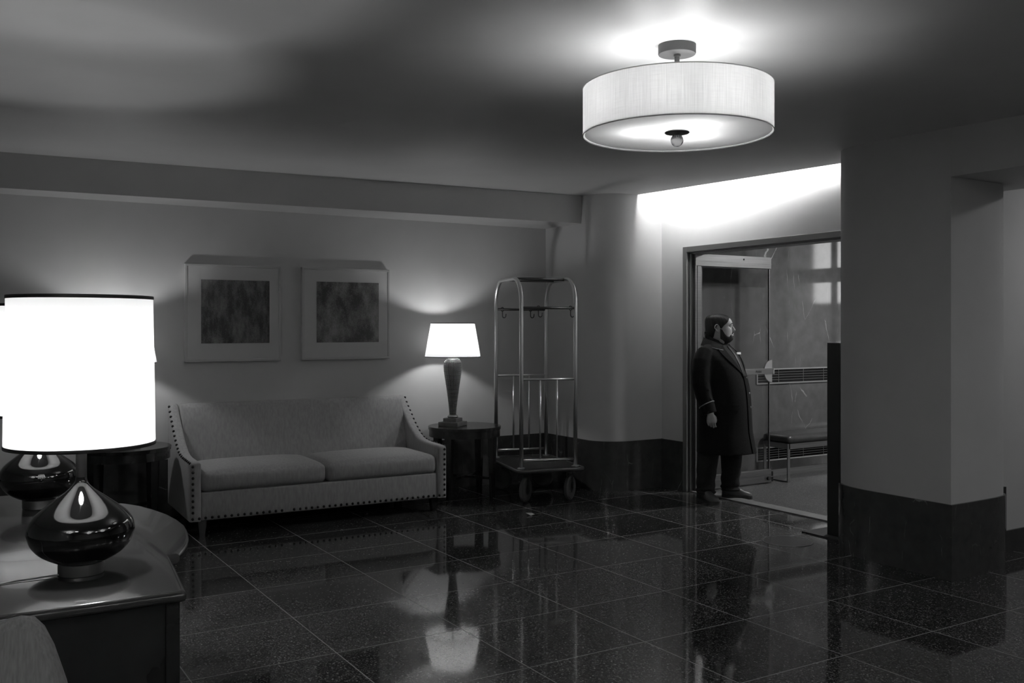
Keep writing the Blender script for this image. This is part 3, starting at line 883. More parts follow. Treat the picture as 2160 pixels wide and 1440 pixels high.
# recessed lamps out of view: vestibule, corridor
def downlight(x, y, z, r, s, label):
    t = thing('recessed_light', label, 'ceiling light', (x, y, z))
    MB().lathe([(r, 0), (r + .02, 0), (r + .02, -.008), (r, -.008)], 32, cap0=False, cap1=False).build('ring', white_trim, t)
    MB().lathe([(r - .002, -.004), (r - .002, 0)], 32).build('diffuser', emit('downlight_' + str(s), s), t)
    return t
downlight(8.2, 5.6, 2.9, .16, L_VEST, 'round recessed light in the vestibule ceiling')
downlight(7.7, 2.9, 2.95, .16, L_CORR, 'round recessed light in the corridor ceiling')

# ---------------------------------------------------------------- desk
desk = thing('desk', 'dark wooden desk with bowed side holding two large lamps', 'desk', (0, 0, 0))
top = [(-.55, 3.215), (.70, 3.195), (.712, 3.20), (.715, 3.215), (.772, 3.74), (.808, 3.742), (.83, 3.79), (.872, 3.90), (.905, 4.02), (.93, 4.15), (.945, 4.28), (.945, 4.42),
       (.933, 4.56), (.905, 4.70), (.868, 4.83), (.82, 4.93), (.79, 4.965), (.745, 4.97), (.70, 5.49), (-.55, 5.50)]
def inset(poly, d):
    cx, cy = .2, 4.35
    return [(x - d * (1 if x > cx else -1), y - d * (1 if y > cy else -1) * (1 if abs(y - cy) > .7 else 0)) for x, y in poly]
bm_ = MB()
n = len(top)
rs = []
for d, z in ((.012, .722), (.003, .727), (0, .735), (0, .745), (.004, .755), (.013, .76)):
    rs.append([(x, y, z) for x, y in inset(top, d)])
bm_.rings(rs).build('desktop', wood_desk, desk, smooth=50)
bd = MB()
bd.prism([(-.45, 3.26), (.665, 3.245), (.72, 3.72), (.77, 3.80), (.84, 3.98), (.875, 4.2), (.88, 4.42), (.85, 4.66), (.78, 4.86), (.70, 4.93), (.66, 5.42), (-.45, 5.44)], .02, .722)
bd.build('carcass', wood_dark, desk)
MB().box(.655, .70, 3.235, 3.28, 0, .722, .004).build('corner_post', wood_dark, desk)
MB().box(-.40, .65, 3.238, 3.262, .40, .408).box(-.40, .65, 3.240, 3.262, .05, .06).build('panel_moulding', wood_desk, desk)

def desk_lamp(loc, label, rz=0):
    t = thing('table_lamp', label, 'lamp', loc, rz, 'large black glass lamps on the desk')
    MB().lathe([(.073, 0), (.075, .002), (.075, .040), (.070, .043)], 48).build('foot', satin_metal, t, smooth=30)
    pr = [(.045, .036), (.073, .040), (.105, .052), (.145, .076), (.172, .107), (.184, .140), (.1845, .158), (.178, .181), (.166, .199), (.151, .214), (.131, .230), (.108, .247), (.084, .264), (.060, .281), (.040, .297), (.027, .310), (.0205, .324), (.0185, .340)]
    pr = [(a * .945, b_) for a, b_ in pr]
    # smooth the profile
    pp = []
    for i in range(len(pr) - 1):
        p0 = pr[max(i - 1, 0)]; p1 = pr[i]; p2 = pr[i + 1]; p3 = pr[min(i + 2, len(pr) - 1)]
        for k2 in range(4):
            s = k2 / 4
            pp.append(tuple(.5 * ((2 * p1[q]) + (-p0[q] + p2[q]) * s + (2 * p0[q] - 5 * p1[q] + 4 * p2[q] - p3[q]) * s * s + (-p0[q] + 3 * p1[q] - 3 * p2[q] + p3[q]) * s ** 3) for q in (0, 1)))
    pp.append(pr[-1])
    MB().lathe(pp, 96).build('glass_body', glass_black, t, smooth=180)
    MB().lathe([(.0182, .336), (.0182, .50), (.012, .505)], 24).lathe([(.006, .50), (.006, .62)], 10).build('neck', metal_dark, t, smooth=40)
    MB().sphere((0, 0, .655), .046, 16, 10, (1, 1, 1.15)).build('bulb', emit('desk_bulb', L_DESK), t, smooth=180)
    sh = MB().lathe([(.244, .452), (.236, .962)], 96, cap0=False, cap1=False).build('lamp_shade', shade_big, t, smooth=180)
    for r, z in ((.2445, .451), (.2365, .963)):
        MB().lathe([(r + .0012, z - .006), (r + .0018, z), (r + .0012, z + .006), (r - .002, z + .006), (r - .002, z - .006)], 96, cap0=False, cap1=False).build('trim_band', black_paint, sh, smooth=180)
    sp = MB()
    for a in range(3):
        sp.tube([(0, 0, .94), (.235 * math.cos(a * 2.094), .235 * math.sin(a * 2.094), .955)], .002, 5)
    sp.tube([(0, 0, .70), (0, 0, .95)], .003, 6)
    sp.build('harp', satin_metal, t)
    return t
shade_big = shade_mat('large_shade_cloth', .95)
desk_lamp((.449, 3.622, .7605), 'large lit drum shade lamp with black glass body at the near end of the desk')
desk_lamp((.442, 5.04, .7605), 'large lit drum shade lamp farther along the desk, mostly behind the nearer lamp')
tag(MB().tube([(.375, 3.60, .768), (.25, 3.60, .7645), (.10, 3.57, .764), (-.02, 3.585, .764), (-.15, 3.64, .764), (-.40, 3.66, .764)], .003, 6).build('power_cord', cord_mat),
    'thin pale power cord running left across the desk from the near lamp', 'cord')

# ---------------------------------------------------------------- tub chair
ch = thing('tub_chair', 'grey upholstered tub chair with curved back at the near end of the desk', 'chair', (.055, 2.485, 0), 0)
# curved shell: azimuth around the seat, height profile falling at the free end
rs = []; NA = 44
for i in range(NA + 1):
    s = i / NA
    az = math.radians(225 - 180 * s)
    hz = .772 + .093 * max(0, min(1, (s - .50) / .38)) ** 1.3
    if s > .90: hz -= .24 * ((s - .90) / .10) ** 1.9
    if s < .3: hz -= .12 * ((.3 - s) / .3) ** 2
    ro, ri = .335, .275
    c_, s_ = math.cos(az), math.sin(az)
    lean = .05
    ring = []
    for r, z in ((ro - .03, .30), (ro, .34), (ro + lean * .6, (hz + .34) / 2), (ro + lean, hz - .03), (ro + lean - .012, hz - .006), ((ro + ri) / 2 + lean, hz), (ri + lean + .012, hz - .006), (ri + lean, hz - .03), (ri + lean * .6, (hz + .34) / 2), (ri, .34)):
        ring.append((r * c_, r * s_ * .95, z))
    rs.append(ring)
MB().rings(rs).build('backrest', fabric_chair, ch, smooth=60)
MB().lathe([(.20, .36), (.265, .38), (.272, .43), (.262, .465), (.2, .48), (.1, .485)], 40).build('seat', fabric_chair, ch, smooth=60)
rl = []
for i in range(NA + 1):
    az = math.radians(225 - 180 * i / NA)
    rl.append((.345 * math.cos(az), .345 * .95 * math.sin(az), .31))
MB().tube(rl, .014, 8).build('frame_rail', wood_dark, ch, smooth=180)
for a in (45, 135, 225, 315):
    q = math.radians(a)
    MB().tube([(.25 * math.cos(q), .25 * math.sin(q), .37), (.28 * math.cos(q), .28 * math.sin(q), 0)], [.022, .014], 10).build('leg', wood_dark, ch, smooth=60)

# ---------------------------------------------------------------- doorman
c_, s_ = math.cos(TH), math.sin(TH)
def cam2w(X, Y): return (X * c_ + Y * s_, -X * s_ + Y * c_)
px_x, px_Y = 1507, 8.94
ox, oy = cam2w((px_x - 1080) / 2000 * px_Y, px_Y)
BODY_A = math.radians(36)
man = thing('person', 'bearded heavyset person in long dark uniform coat with grey piping, standing in the doorway', 'person', (ox, oy, 0), -TH - BODY_A)
HEADROT = Matrix.Translation((.062, .012, .03)) @ Matrix.Rotation(math.radians(17), 4, 'Z') @ Matrix.Scale(.965, 4) @ Matrix.Translation((-.030, 0, .025))

def ell(cx, cy, z, a, b, n=40, p=2.3, tilt=0.0):
    o = []
    for j in range(n):
        t_ = 2 * PI * j / n
        cc, ss = math.cos(t_), math.sin(t_)
        x = a * (abs(cc) ** (2 / p)) * (1 if cc >= 0 else -1); y = b * (abs(ss) ** (2 / p)) * (1 if ss >= 0 else -1)
        o.append((cx + x, cy + y, z + tilt * x))
    return o

HT = [  # z, front, back, half width
    (1.455, .060, -.075, .070), (1.468, .095, -.080, .078), (1.482, .118, -.082, .082), (1.497, .130, -.084, .085), (1.515, .136, -.086, .089),
    (1.530, .1365, -.090, .091), (1.545, .138, -.094, .092), (1.560, .1385, -.098, .092), (1.575, .137, -.101, .092), (1.595, .134, -.104, .091),
    (1.615, .131, -.106, .090), (1.635, .131, -.108, .089), (1.652, .136, -.109, .088), (1.668, .136, -.109, .087), (1.685, .131, -.107, .085),
    (1.702, .120, -.103, .080), (1.718, .102, -.094, .071), (1.732, .078, -.078, .057), (1.742, .048, -.052, .038), (1.747, .012, -.016, .012)]
def head_interp(z):
    if z <= HT[0][0]: return HT[0][1:]
    for a, b in zip(HT, HT[1:]):
        if z <= b[0]:
            s = (z - a[0]) / (b[0] - a[0])
            return tuple(a[i] + s * (b[i] - a[i]) for i in (1, 2, 3))
    return HT[-1][1:]
def head_pt(z, t_, off=0.0):
    xf_, xb, wd = head_interp(z)
    cx = .012
    cc, ss = math.cos(t_), math.sin(t_)
    ax = (xf_ - cx) if cc >= 0 else (cx - xb)
    p = 2.35 if cc >= 0 else 2.1
    x = (ax + off) * (abs(cc) ** (2 / p)) * (1 if cc >= 0 else -1)
    y = (wd + off) * (abs(ss) ** (2 / p)) * (1 if ss >= 0 else -1)
    v = Vector((cx + x, y, z))
    if cc > 0:
        g = lambda y0, z0, sy, sz: math.exp(-((abs(v.y) - y0) / sy) ** 2 - ((z - z0) / sz) ** 2)
        v.x -= .015 * g(.036, 1.637, .018, .012)
        v.x += .005 * g(.030, 1.657, .03, .007)
        v.x += .007 * g(.048, 1.60, .022, .02)
        v.x -= .006 * g(0.0, 1.527, .03, .006)
        v.x += .006 * g(0.0, 1.507, .02, .012)
    return v
b = MB()
zs = [1.455 + .292 * i / 46 for i in range(47)]
b.rings([[tuple(HEADROT @ head_pt(z, 2 * PI * j / 64)) for j in range(64)] for z in zs])
# nose
def hp_(*p): return tuple(HEADROT @ Vector(p))
b.tube([hp_(.128, 0, 1.642), hp_(.139, 0, 1.625), hp_(.149, 0, 1.608), hp_(.155, 0, 1.595), hp_(.148, 0, 1.586)], [.007, .009, .011, .0125, .009], 14)
for s in (-1, 1):
    b.sphere(hp_(.144, s * .011, 1.590), .0085, 10, 8)
    b.sphere(hp_(.128, s * .034, 1.647), .010, 10, 8, (1, 1.6, .55))
    b.sphere(hp_(.124, s * .034, 1.628), .009, 10, 8, (1, 1.5, .5))
b.sphere(hp_(.140, 0, 1.5625), .0085, 12, 8, (1, 2.4, .8))
b.sphere(hp_(.138, 0, 1.5455), .0095, 12, 8, (1, 2.2, .8))
b.sphere(hp_(.135, 0, 1.575), .008, 12, 8, (.9, 1.6, 1.2))
# ears
for s in (-1, 1):
    ring = []
    for i in range(20):
        a = 2 * PI * i / 20
        ex, ez = .019 * math.cos(a) * (1.1 if math.sin(a) > 0 else .75), .033 * math.sin(a)
        ring.append(hp_(.004 + ex - .2 * ez * .5, s * (.093 + .010 - .3 * ex), 1.615 + ez))
    b.tube(ring, .0052, 8, closed=True)
    b.sphere(hp_(.006, s * .094, 1.612), .02, 12, 8, (.75, .35, 1.3))
    b.sphere(hp_(.008, s * .098, 1.587), .009, 8, 6)
# neck and body
b.rings([ell(.01, 0, 1.25, .10, .12), ell(.00, 0, 1.40, .085, .10), ell(.005, 0, 1.46, .084, .086), ell(.012, 0, 1.52, .085, .08), ell(.012, 0, 1.56, .07, .07)])
b.rings([ell(.06, 0, .80, .17, .18), ell(.075, 0, .98, .19, .21), ell(.06, 0, 1.15, .17, .21), ell(.03, 0, 1.3, .12, .20), ell(.01, 0, 1.41, .07, .15)])
ARMR = [(.0, -.20, 1.40), (-.01, -.275, 1.30), (.015, -.315, 1.10), (.06, -.325, .95), (.105, -.325, .83)]
ARML = [(.0, .20, 1.40), (-.005, .27, 1.30), (.02, .30, 1.12), (.10, .28, 1.0), (.165, .25, .90)]
for A in (ARMR, ARML):
    b.tube(A, [.06, .055, .045, .038, .028], 16)
b.tube([(.03, -.10, .85), (.0, -.12, .5), (-.03, -.14, .10)], [.09, .065, .045], 16)
b.tube([(.05, .10, .85), (.10, .13, .5), (.09, .15, .10)], [.09, .065, .045], 16)
for (fx, fy, da) in ((-.03, -.14, -18), (.09, .15, 18)):
    q = math.radians(da)
    b.tube([(fx - .03 * math.cos(q), fy - .03 * math.sin(q), .06), (fx + .08 * math.cos(q), fy + .08 * math.sin(q), .045), (fx + .15 * math.cos(q), fy + .15 * math.sin(q), .035)], [.035, .03, .02], 12)
# right hand, loosely curled; fingers point down
def hand(b, wrist, side, down, fwd, out):
    """down: direction of the palm, fwd: thumb side, out: back of the hand"""
    W = Vector(wrist); d = Vector(down).normalized(); f = Vector(fwd).normalized(); o = Vector(out).normalized()
    rs = []
    for s, wd, th in ((-.02, .026, .020), (.01, .030, .019), (.04, .039, .018), (.07, .043, .017), (.088, .041, .014)):
        c0 = W + d * s + f * (.003)
        rs.append([tuple(c0 + f * (wd * math.cos(2 * PI * j / 16)) + o * (th * math.sin(2 * PI * j / 16))) for j in range(16)])
    b.rings(rs)
    for k2, (off, L) in enumerate(((.031, .92), (.011, 1.0), (-.010, .94), (-.029, .76))):
        p = W + d * (.083 - .004 * abs(k2 - 1)) + f * off
        pts = [p - d * .02]; rr = [.0095]
        dirs = [(.25, .033), (.85, .028), (1.55, .022)]
        pts.append(p); rr.append(.0098)
        for a, l in dirs:
            a += .07 * k2
            p = p + (d * math.cos(a) - o * math.sin(a)) * (l * L)
            pts.append(p); rr.append(.0092 - .0006 * len(rr) * .6)
        b.tube(pts, rr, 10)
    p = W + d * .022 + f * .026 - o * .004
    b.tube([p - d * .01 - f * .01, p + d * .018 + f * .012 - o * .006, p + d * .045 + f * .016 - o * .012, p + d * .068 + f * .010 - o * .018], [.013, .0125, .0105, .0085], 10)
hand(b, (.105, -.327, .838), -1, (.10, .0, -1), (.80, .35, .1), (.25, -1, 0))
hand(b, (.16, .25, .90), 1, (.2, -.3, -1), (1, .3, .1), (.3, 1, 0))
body = b.build('body', skin_mat, man)
remesh(body, .0036, 2)

# eyes, brows
for s in (-1, 1):
    e = MB().sphere(hp_(.1165, s * .034, 1.637), .0105, 14, 10).build('eye', eye_white, man, smooth=180)
    MB().sphere(hp_(.1245, s * .034, 1.637), .0052, 10, 8, (.7, 1, 1)).build('iris', hair_mat, e, smooth=180)
    pts = []
    for i in range(8):
        y = .016 + .036 * i / 7
        hv = head_pt(1.6575 + .003 * math.sin(i / 7 * PI) - .003 * i / 7, math.atan2(y, .10), .0035)
        pts.append(hp_(hv.x, s * abs(y), hv.z))
    MB().tube(pts, [.002, .0034, .004, .004, .0038, .0034, .0028, .0015], 8).build('eyebrow', hair_mat, man, smooth=180)

# hair cap, combed back, longer at the nape
def hair_low(t_):
    """lower border of the hair per azimuth (0 = front)"""
    a = abs((t_ + PI) % (2 * PI) - PI)
    pts = [(0, 1.712), (.35, 1.708), (.62, 1.694), (.85, 1.672), (1.05, 1.652), (1.22, 1.632), (1.36, 1.606), (1.48, 1.622), (1.66, 1.628), (1.80, 1.585), (1.98, 1.53), (2.3, 1.502), (PI, 1.492)]
    for p, q in zip(pts, pts[1:]):
        if a <= q[0]:
            return p[1] + (a - p[0]) / (q[0] - p[0]) * (q[1] - p[1])
    return pts[-1][1]
b = MB(); NR, NJ = 26, 96
rs = []
for i in range(NR + 1):
    ring = []
    for j in range(NJ):
        t_ = 2 * PI * j / NJ
        lo = hair_low(t_)
        z = lo + (1.7465 - lo) * (i / NR) ** .8
        a = abs((t_ + PI) % (2 * PI) - PI)
        edge = min(1, i / 3)
        off = .002 + (.0095 + .006 * max(0, (a - 1.9) / 1.2) + .0015 * math.sin(j * 1.7 + i * .25)) * edge
        v = head_pt(z, t_, off); v.z += .006 * edge * (i / NR)
        ring.append(tuple(HEADROT @ v))
    rs.append(ring)
inner = []
for i in range(NR, -1, -1):
    ring = []
    for j in range(NJ):
        t_ = 2 * PI * j / NJ; lo = hair_low(t_)
        z = lo + (1.7465 - lo) * (i / NR) ** .8
        ring.append(tuple(HEADROT @ head_pt(z, t_, -.006)))
    inner.append(ring)
b.rings(rs + inner, False, False, closed=True)
hr = b.build('hair', hair_mat, man, smooth=180)
tf = MB()
for k2 in range(18):
    y = -.05 + .10 * random.random(); z = 1.535 + .055 * random.random()
    a = random.uniform(-.5, .35)
    L = random.uniform(.016, .034)
    x0 = -.105 + .3 * abs(y)
    tf.tube([hp_(x0 + .02, y, z + .01), hp_(x0 - .004, y, z), hp_(x0 - .004 - L * .6, y + .004, z + L * .15 * a), hp_(x0 - L, y + .01 * random.uniform(-1, 1), z + L * .6 * a)], [.010, .009, .0065, .0015], 8)
tf.build('nape_curls', hair_mat, hr, smooth=180)

# beard
def beard_top(a):
    pts = [(0, 1.531), (.18, 1.531), (.30, 1.545), (.42, 1.552), (.62, 1.532), (.9, 1.535), (1.12, 1.560), (1.30, 1.60), (1.45, 1.61)]
    for p, q in zip(pts, pts[1:]):
        if a <= q[0]: return p[1] + (a - p[0]) / (q[0] - p[0]) * (q[1] - p[1])
    return 1.6
rs = []
NJ2 = 60
for j in range(NJ2 + 1):
    t_ = -1.45 + 2.9 * j / NJ2
    a = abs(t_); hi = beard_top(a); lo = 1.462 + .05 * max(0, (a - .8) / .65)
    ring = []
    for i in range(13):
        z = lo + (hi - lo) * i / 12
        ed = math.sin(PI * min(1, max(0.03, i / 12))) ** .5
        ring.append(tuple(HEADROT @ head_pt(z, t_, .0008 + .0062 * ed * (1 if a < 1.2 else .6))))
    for i in range(12, -1, -1):
        z = lo + (hi - lo) * i / 12
        ring.append(tuple(HEADROT @ head_pt(z, t_, -.004)))
    rs.append(ring)
bd_ = MB().rings(rs).build('beard', beard_mat, man, smooth=180)
mu = MB()
for s in (-1, 1):
    pts = []
    for i in range(8):
        y = s * (.001 + .033 * i / 7)
        hv = head_pt(1.5735 - .018 * (i / 7) ** 1.5, math.atan2(y, .13), .003)
        pts.append(hp_(hv.x + .0035 * (1 - i / 7), y, hv.z))
    mu.tube(pts, [.0045, .005, .005, .0048, .0046, .0042, .0036, .002], 8)
mu.build('moustache', beard_mat, man, smooth=180)

# coat
CR = [  # z, cx, cy, a(front-back), b(side)
    (.455, .118, .01, .262, .285), (.50, .114, .01, .257, .284), (.65, .100, .01, .243, .280), (.80, .096, .01, .240, .274), (.95, .090, .01, .238, .268),
    (1.05, .084, .01, .232, .264), (1.15, .074, .01, .220, .262), (1.25, .060, .005, .200, .262), (1.32, .046, .0, .180, .260), (1.37, .032, 0, .160, .250),
    (1.41, .018, 0, .138, .222), (1.44, .010, 0, .118, .170), (1.465, .004, 0, .106, .122), (1.485, .0, 0, .100, .105)]
def coat_i(z):
    if z <= CR[0][0]: return CR[0][1:]
    for a, b_ in zip(CR, CR[1:]):
        if z <= b_[0]:
            s = (z - a[0]) / (b_[0] - a[0]); s2 = s
            return tuple(a[i] + s2 * (b_[i] - a[i]) for i in (1, 2, 3, 4))
    return CR[-1][1:]
def coat_pt(z, t_, off=0.0):
    cx, cy, a, b_ = coat_i(z)
    cc, ss = math.cos(t_), math.sin(t_)
    p = 2.25
    x = (a + off) * (abs(cc) ** (2 / p)) * (1 if cc >= 0 else -1); y = (b_ + off) * (abs(ss) ** (2 / p)) * (1 if ss >= 0 else -1)
    fold = .006 * math.sin(5 * t_ + 1.0) * max(0, (.95 - z) / .5)
    return Vector((cx + x * (1 + fold / .25), cy + y * (1 + fold / .25), z))
b = MB()
zz = [.455 + (1.485 - .455) * i / 50 for i in range(51)]
outer = [[tuple(coat_pt(z, 2 * PI * j / 72)) for j in range(72)] for z in zz]
b.rings(outer)
def sleeve(b, A, r):
    b.tube(A, r, 28)
SLR = [(.005, -.12, 1.385), (.0, -.20, 1.36), (-.008, -.262, 1.29), (0, -.295, 1.20), (.012, -.315, 1.10), (.045, -.325, .98), (.075, -.327, .90), (.098, -.327, .835)]
SLL = [(.005, .12, 1.385), (.0, .20, 1.36), (-.0, .258, 1.29), (.005, .285, 1.20), (.025, .295, 1.11), (.085, .28, 1.03), (.13, .265, .965), (.155, .255, .925)]
sleeve(b, SLR, [.085, .092, .092, .088, .083, .075, .070, .066])
sleeve(b, SLL, [.085, .092, .090, .086, .080, .070, .063, .060])
# a few soft folds at the elbow
for k2, (zf, rr) in enumerate(((1.14, .084), (1.08, .082), (1.00, .077))):
    b.tube([(.012 + .02 * k2 - .07, -.35, zf + .02), (.02 + .02 * k2, -.385, zf), (.03 + .02 * k2 + .06, -.35, zf - .03)], [.006, .012, .005], 8)
coat_o = b.build('coat', coat_wool, man)
remesh(coat_o, .008, 3)

def ribbon(pts, width, thick, dirs=None, name='', m=None, parent=None, normals=None):
    """flat strap through pts; dirs = width direction, normals = face direction"""
    rs = []
    for p, d, nn_, wd in zip(pts, dirs, normals, width):
        p = Vector(p); d = Vector(d).normalized(); nn_ = Vector(nn_).normalized()
        rs.append([tuple(p - d * wd), tuple(p - d * wd + nn_ * thick), tuple(p + nn_ * thick * 1.3), tuple(p + d * wd + nn_ * thick), tuple(p + d * wd), tuple(p - nn_ * thick)])
    return MB().rings(rs).build(name, m, parent, smooth=50)

# shirt front seen in the V of the coat, tie, lapels
def vhalf(z):            # half opening angle of the V at height z
    return max(0.0, (z - 1.175) / (1.46 - 1.175)) * .52
b = MB(); rs = []
for i in range(15):
    z = 1.18 + (1.462 - 1.18) * i / 14
    h = vhalf(z) + .01
    rs.append([tuple(coat_pt(z, -h + 2 * h * j / 8, .007)) for j in range(9)] + [tuple(coat_pt(z, h - 2 * h * j / 8, -.01)) for j in range(9)])
sh = b.rings(rs).build('shirt', shirt_cloth, man, smooth=60)
# shirt collar
b = MB(); rs = []
for j in range(25):
    t_ = -PI * .97 + 2 * PI * .97 * j / 24
    fr_ = math.cos(t_)
    rs.append([(.012 + .094 * math.cos(t_), .096 * math.sin(t_), 1.452 - .018 * fr_), (.014 + .104 * math.cos(t_), .106 * math.sin(t_), 1.455 - .03 * fr_), (.012 + .094 * math.cos(t_), .094 * math.sin(t_), 1.528 - .045 * max(fr_, -.3)), (.012 + .088 * math.cos(t_), .088 * math.sin(t_), 1.526 - .045 * max(fr_, -.3))])
b.rings(rs).build('shirt_collar', shirt_cloth, man, smooth=60)
b = MB()
rs = []
for z, wd in ((1.445, .016), (1.425, .022), (1.405, .015), (1.36, .022), (1.28, .030), (1.20, .032), (1.17, .03)):
    p = coat_pt(z, 0, .010)
    rs.append([(p.x - .004, -wd, z), (p.x + .004, -wd, z), (p.x + .010, 0, z), (p.x + .004, wd, z), (p.x - .004, wd, z)])
b.rings(rs).build('necktie', hair_mat, man, smooth=50)
for s in (-1, 1):
    pts = []; dirs = []; nrm = []; wd = []
    for i in range(14):
        z = 1.17 + .29 * i / 13
        h = vhalf(z)
        w_ = (.003 + .038 * math.sin(min(1, i / 10) * PI / 2)) if i < 12 else .030
        t_ = s * (h + (w_ + .004) / .22)
        p = coat_pt(z, t_, .006)
        q = coat_pt(z, t_ + .06 * s, .006)
        pts.append(p); dirs.append(q - p); nrm.append((math.cos(t_), math.sin(t_), .15)); wd.append(w_)
    ribbon(pts, wd, .004, dirs, 'lapel', coat_wool, man, nrm)
# coat collar with grey piping round the neck
b = MB(); rs = []; pip = []
for j in range(29):
    t_ = math.radians(32) + (2 * PI - math.radians(64)) * j / 28
    fr_ = math.cos(t_)
    ct, st = math.cos(t_), math.sin(t_)
    zl = 1.446 - .042 * max(0, fr_) ** 1.2
    cl0 = coat_pt(zl, t_, .003); cl1 = coat_pt(zl, t_, .009) + Vector((0, 0, .004))
    rs.append([(.004 + .098 * ct, .100 * st, 1.45 - .02 * fr_), tuple(cl0), tuple(cl1), (.006 + .106 * ct, .108 * st, 1.498 - .030 * fr_), (.006 + .098 * ct, .098 * st, 1.498 - .03 * fr_)])
    pip.append(tuple(coat_pt(zl - .002, t_, .009)))
col = b.rings(rs).build('coat_collar', coat_wool, man, smooth=60)
MB().tube(pip, .0038, 8).build('piping', piping_grey, col, smooth=180)
# dark front edge, buttons, pocket flap
pts = []; dirs = []; nrm = []; wd = []
for i in range(30):
    z = .457 + (1.175 - .457) * i / 29
    t_ = -.02
    p = coat_pt(z, t_, .004); q = coat_pt(z, t_ + .05, .004)
    pts.append(p); dirs.append(q - p); nrm.append((1, 0, 0)); wd.append(.020)
ribbon(pts, wd, .004, dirs, 'coat_placket', coat_wool, man, nrm)
for z in (1.15, 1.01, .88):
    p = coat_pt(z, .10, .008)
    MB().sphere(tuple(p), .0095, 12, 8, (.45, 1, 1)).build('button', satin_metal, man, smooth=180)
pts = []; dirs = []; nrm = []; wd = []
for i in range(9):
    t_ = -.55 - .62 * i / 8
    p = coat_pt(.885, t_, .004)
    pts.append(p); dirs.append((0, 0, 1)); nrm.append((math.cos(t_), math.sin(t_), 0)); wd.append(.028)
ribbon(pts, wd, .005, dirs, 'pocket_flap', coat_wool, man, nrm)
# sleeve piping and cuff
def ring_on(A, r, f, name, m, rad, tube_r, slant=0.0):
    A = [Vector(q) for q in A]; p = A[-2].lerp(A[-1], f); d = (A[-1] - A[-2]).normalized()
    ref = Vector((0, -1, 0)); a = (ref - d * ref.dot(d)).normalized(); c2 = d.cross(a)
    pts = [tuple(p + a * rad * math.cos(2 * PI * j / 32) + c2 * rad * math.sin(2 * PI * j / 32) + d * slant * math.sin(2 * PI * j / 32)) for j in range(32)]
    return MB().tube(pts, tube_r, 8, closed=True).build(name, m, coat_o, smooth=180)
ring_on(SLR, None, -.25, 'cuff_piping', piping_grey, .0725, .0042, .012)
ring_on(SLL, None, -.25, 'cuff_piping', piping_grey, .066, .0040, .0)
# name badge on the left chest
p = coat_pt(1.375, .40, .018)
Mb = Matrix.Translation(p) @ Matrix.Rotation(-.15, 4, 'Z') @ Matrix.Rotation(-.12, 4, 'Y')
MB().box(-.002, .002, -.036, .036, -.010, .010, M=Mb).build('name_badge', badge_white, man)

# trousers
def leg_tube(path, rad, nfold, seed):
    rng = random.Random(seed)
    b = MB(); rs = []
    n_ = 34
    for i in range(n_ + 1):
        s = i / n_ * (len(path) - 1); k2 = min(int(s), len(path) - 2); f = s - k2
        p = Vector(path[k2]).lerp(Vector(path[k2 + 1]), f); r = rad[k2] + (rad[k2 + 1] - rad[k2]) * f
        ring = []
        for j in range(28):
            t_ = 2 * PI * j / 28
            lowf = max(0, (i / n_ - .55) / .45)
            rr = r * (1 + .03 * math.sin(3 * t_ + i * .2 + seed) + lowf * .13 * math.sin(i * 1.15 + 2.2 * math.sin(t_ + seed)))
            ring.append((p.x + rr * 1.08 * math.cos(t_), p.y + rr * math.sin(t_), p.z))
        rs.append(ring)
    return b.rings(rs)
b = MB()
b.v, b.f = [], []
l1 = leg_tube([(.06, -.11, .80), (.03, -.125, .62), (.0, -.13, .45), (-.02, -.135, .28), (-.03, -.14, .13), (-.028, -.14, .075)], [.13, .112, .096, .086, .080, .084], 3, 1)
l2 = leg_tube([(.07, .11, .80), (.09, .12, .62), (.115, .13, .45), (.105, .14, .28), (.09, .148, .13), (.095, .15, .075)], [.13, .112, .098, .086, .080, .082], 3, 2)
b.add(l1.v, l1.f).add(l2.v, l2.f)
tr = b.build('trousers', trouser_cloth, man)
remesh(tr, .007, 2)

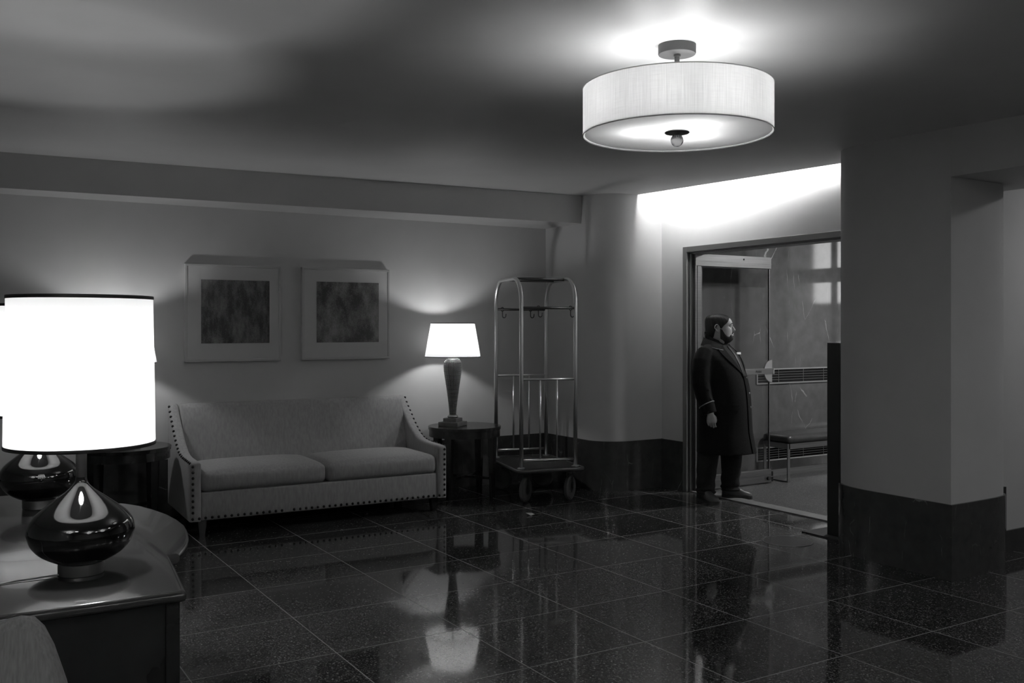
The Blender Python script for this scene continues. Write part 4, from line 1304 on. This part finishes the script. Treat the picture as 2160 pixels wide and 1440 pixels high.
# shoes
def shoe(x, y, ang, L=.30):
    M0 = Matrix.Translation((x, y, 0)) @ Matrix.Rotation(math.radians(ang), 4, 'Z') @ Matrix.Diagonal((.95, 1.12, 1.22, 1))
    b = MB(); rs = []
    st = [(-.085, .030, .085, .052), (-.075, .038, .120, .05), (-.045, .043, .135, .06), (0, .043, .135, .06), (.04, .044, .112, .05), (.09, .049, .082, .04), (.135, .052, .064, .035), (.175, .046, .056, .03), (.20, .034, .046, .026), (.212, .016, .034, .02)]
    for sx, hw, ht, _ in st:
        ring = []
        for j in range(20):
            t_ = 2 * PI * j / 20
            yy = hw * (1 if math.cos(t_) > 0 else -1) * abs(math.cos(t_)) ** .7; zz_ = .018 + (ht - .018) * max(0.0, math.sin(t_)) ** .8
            ring.append(tuple(M0 @ Vector((sx, yy * (1 if math.sin(t_) < .3 else .86), zz_))))
        rs.append(ring)
    o = b.rings(rs).build('shoe', leather_shoe, man, smooth=180)
    s2 = []
    for z in (0, .022):
        s2.append([tuple(M0 @ Vector(q)) for q in [(sx, -hw * 1.04, z) for sx, hw, _, _ in st] + [(sx, hw * 1.04, z) for sx, hw, _, _ in reversed(st)]])
    MB().rings(s2).build('shoe_sole', sole_mat, o)
    lc = MB()
    for k2 in range(4):
        xx = .035 + .022 * k2; zz_ = .107 - .0085 * k2 * 1.3
        lc.tube([tuple(M0 @ Vector((xx, -.024, zz_ - .006))), tuple(M0 @ Vector((xx, 0, zz_ + .001))), tuple(M0 @ Vector((xx, .024, zz_ - .006)))], .0028, 6)
    lc.build('shoelace', hair_mat, o)
shoe(-.035, -.15, -30)
shoe(.095, .155, 22)

# ---------------------------------------------------------------- fill lamps added out of view to brighten the lobby
for px_, py_, lab in ((-.6, .2, 'left'), (2.9, -1.6, 'middle'), (4.6, .9, 'right')):
    downlight(px_, py_, zc(px_, py_), .24, L_PANEL, 'added round recessed fill light behind the viewer, ' + lab + ' one of the three')['group'] = 'added recessed fill lights behind the viewer'
for lx, ly, lab in ((1.3, -1.4, 'added white drum fill light at the back of the lobby, behind the viewer'), (-1.5, .6, 'added white drum fill light at the left of the lobby, out of view'), (3.9, -.6, 'added white drum fill light at the right of the lobby, out of view')):
    rear_fill_light((lx, ly, zc(lx, ly) - zt))['label'] = lab
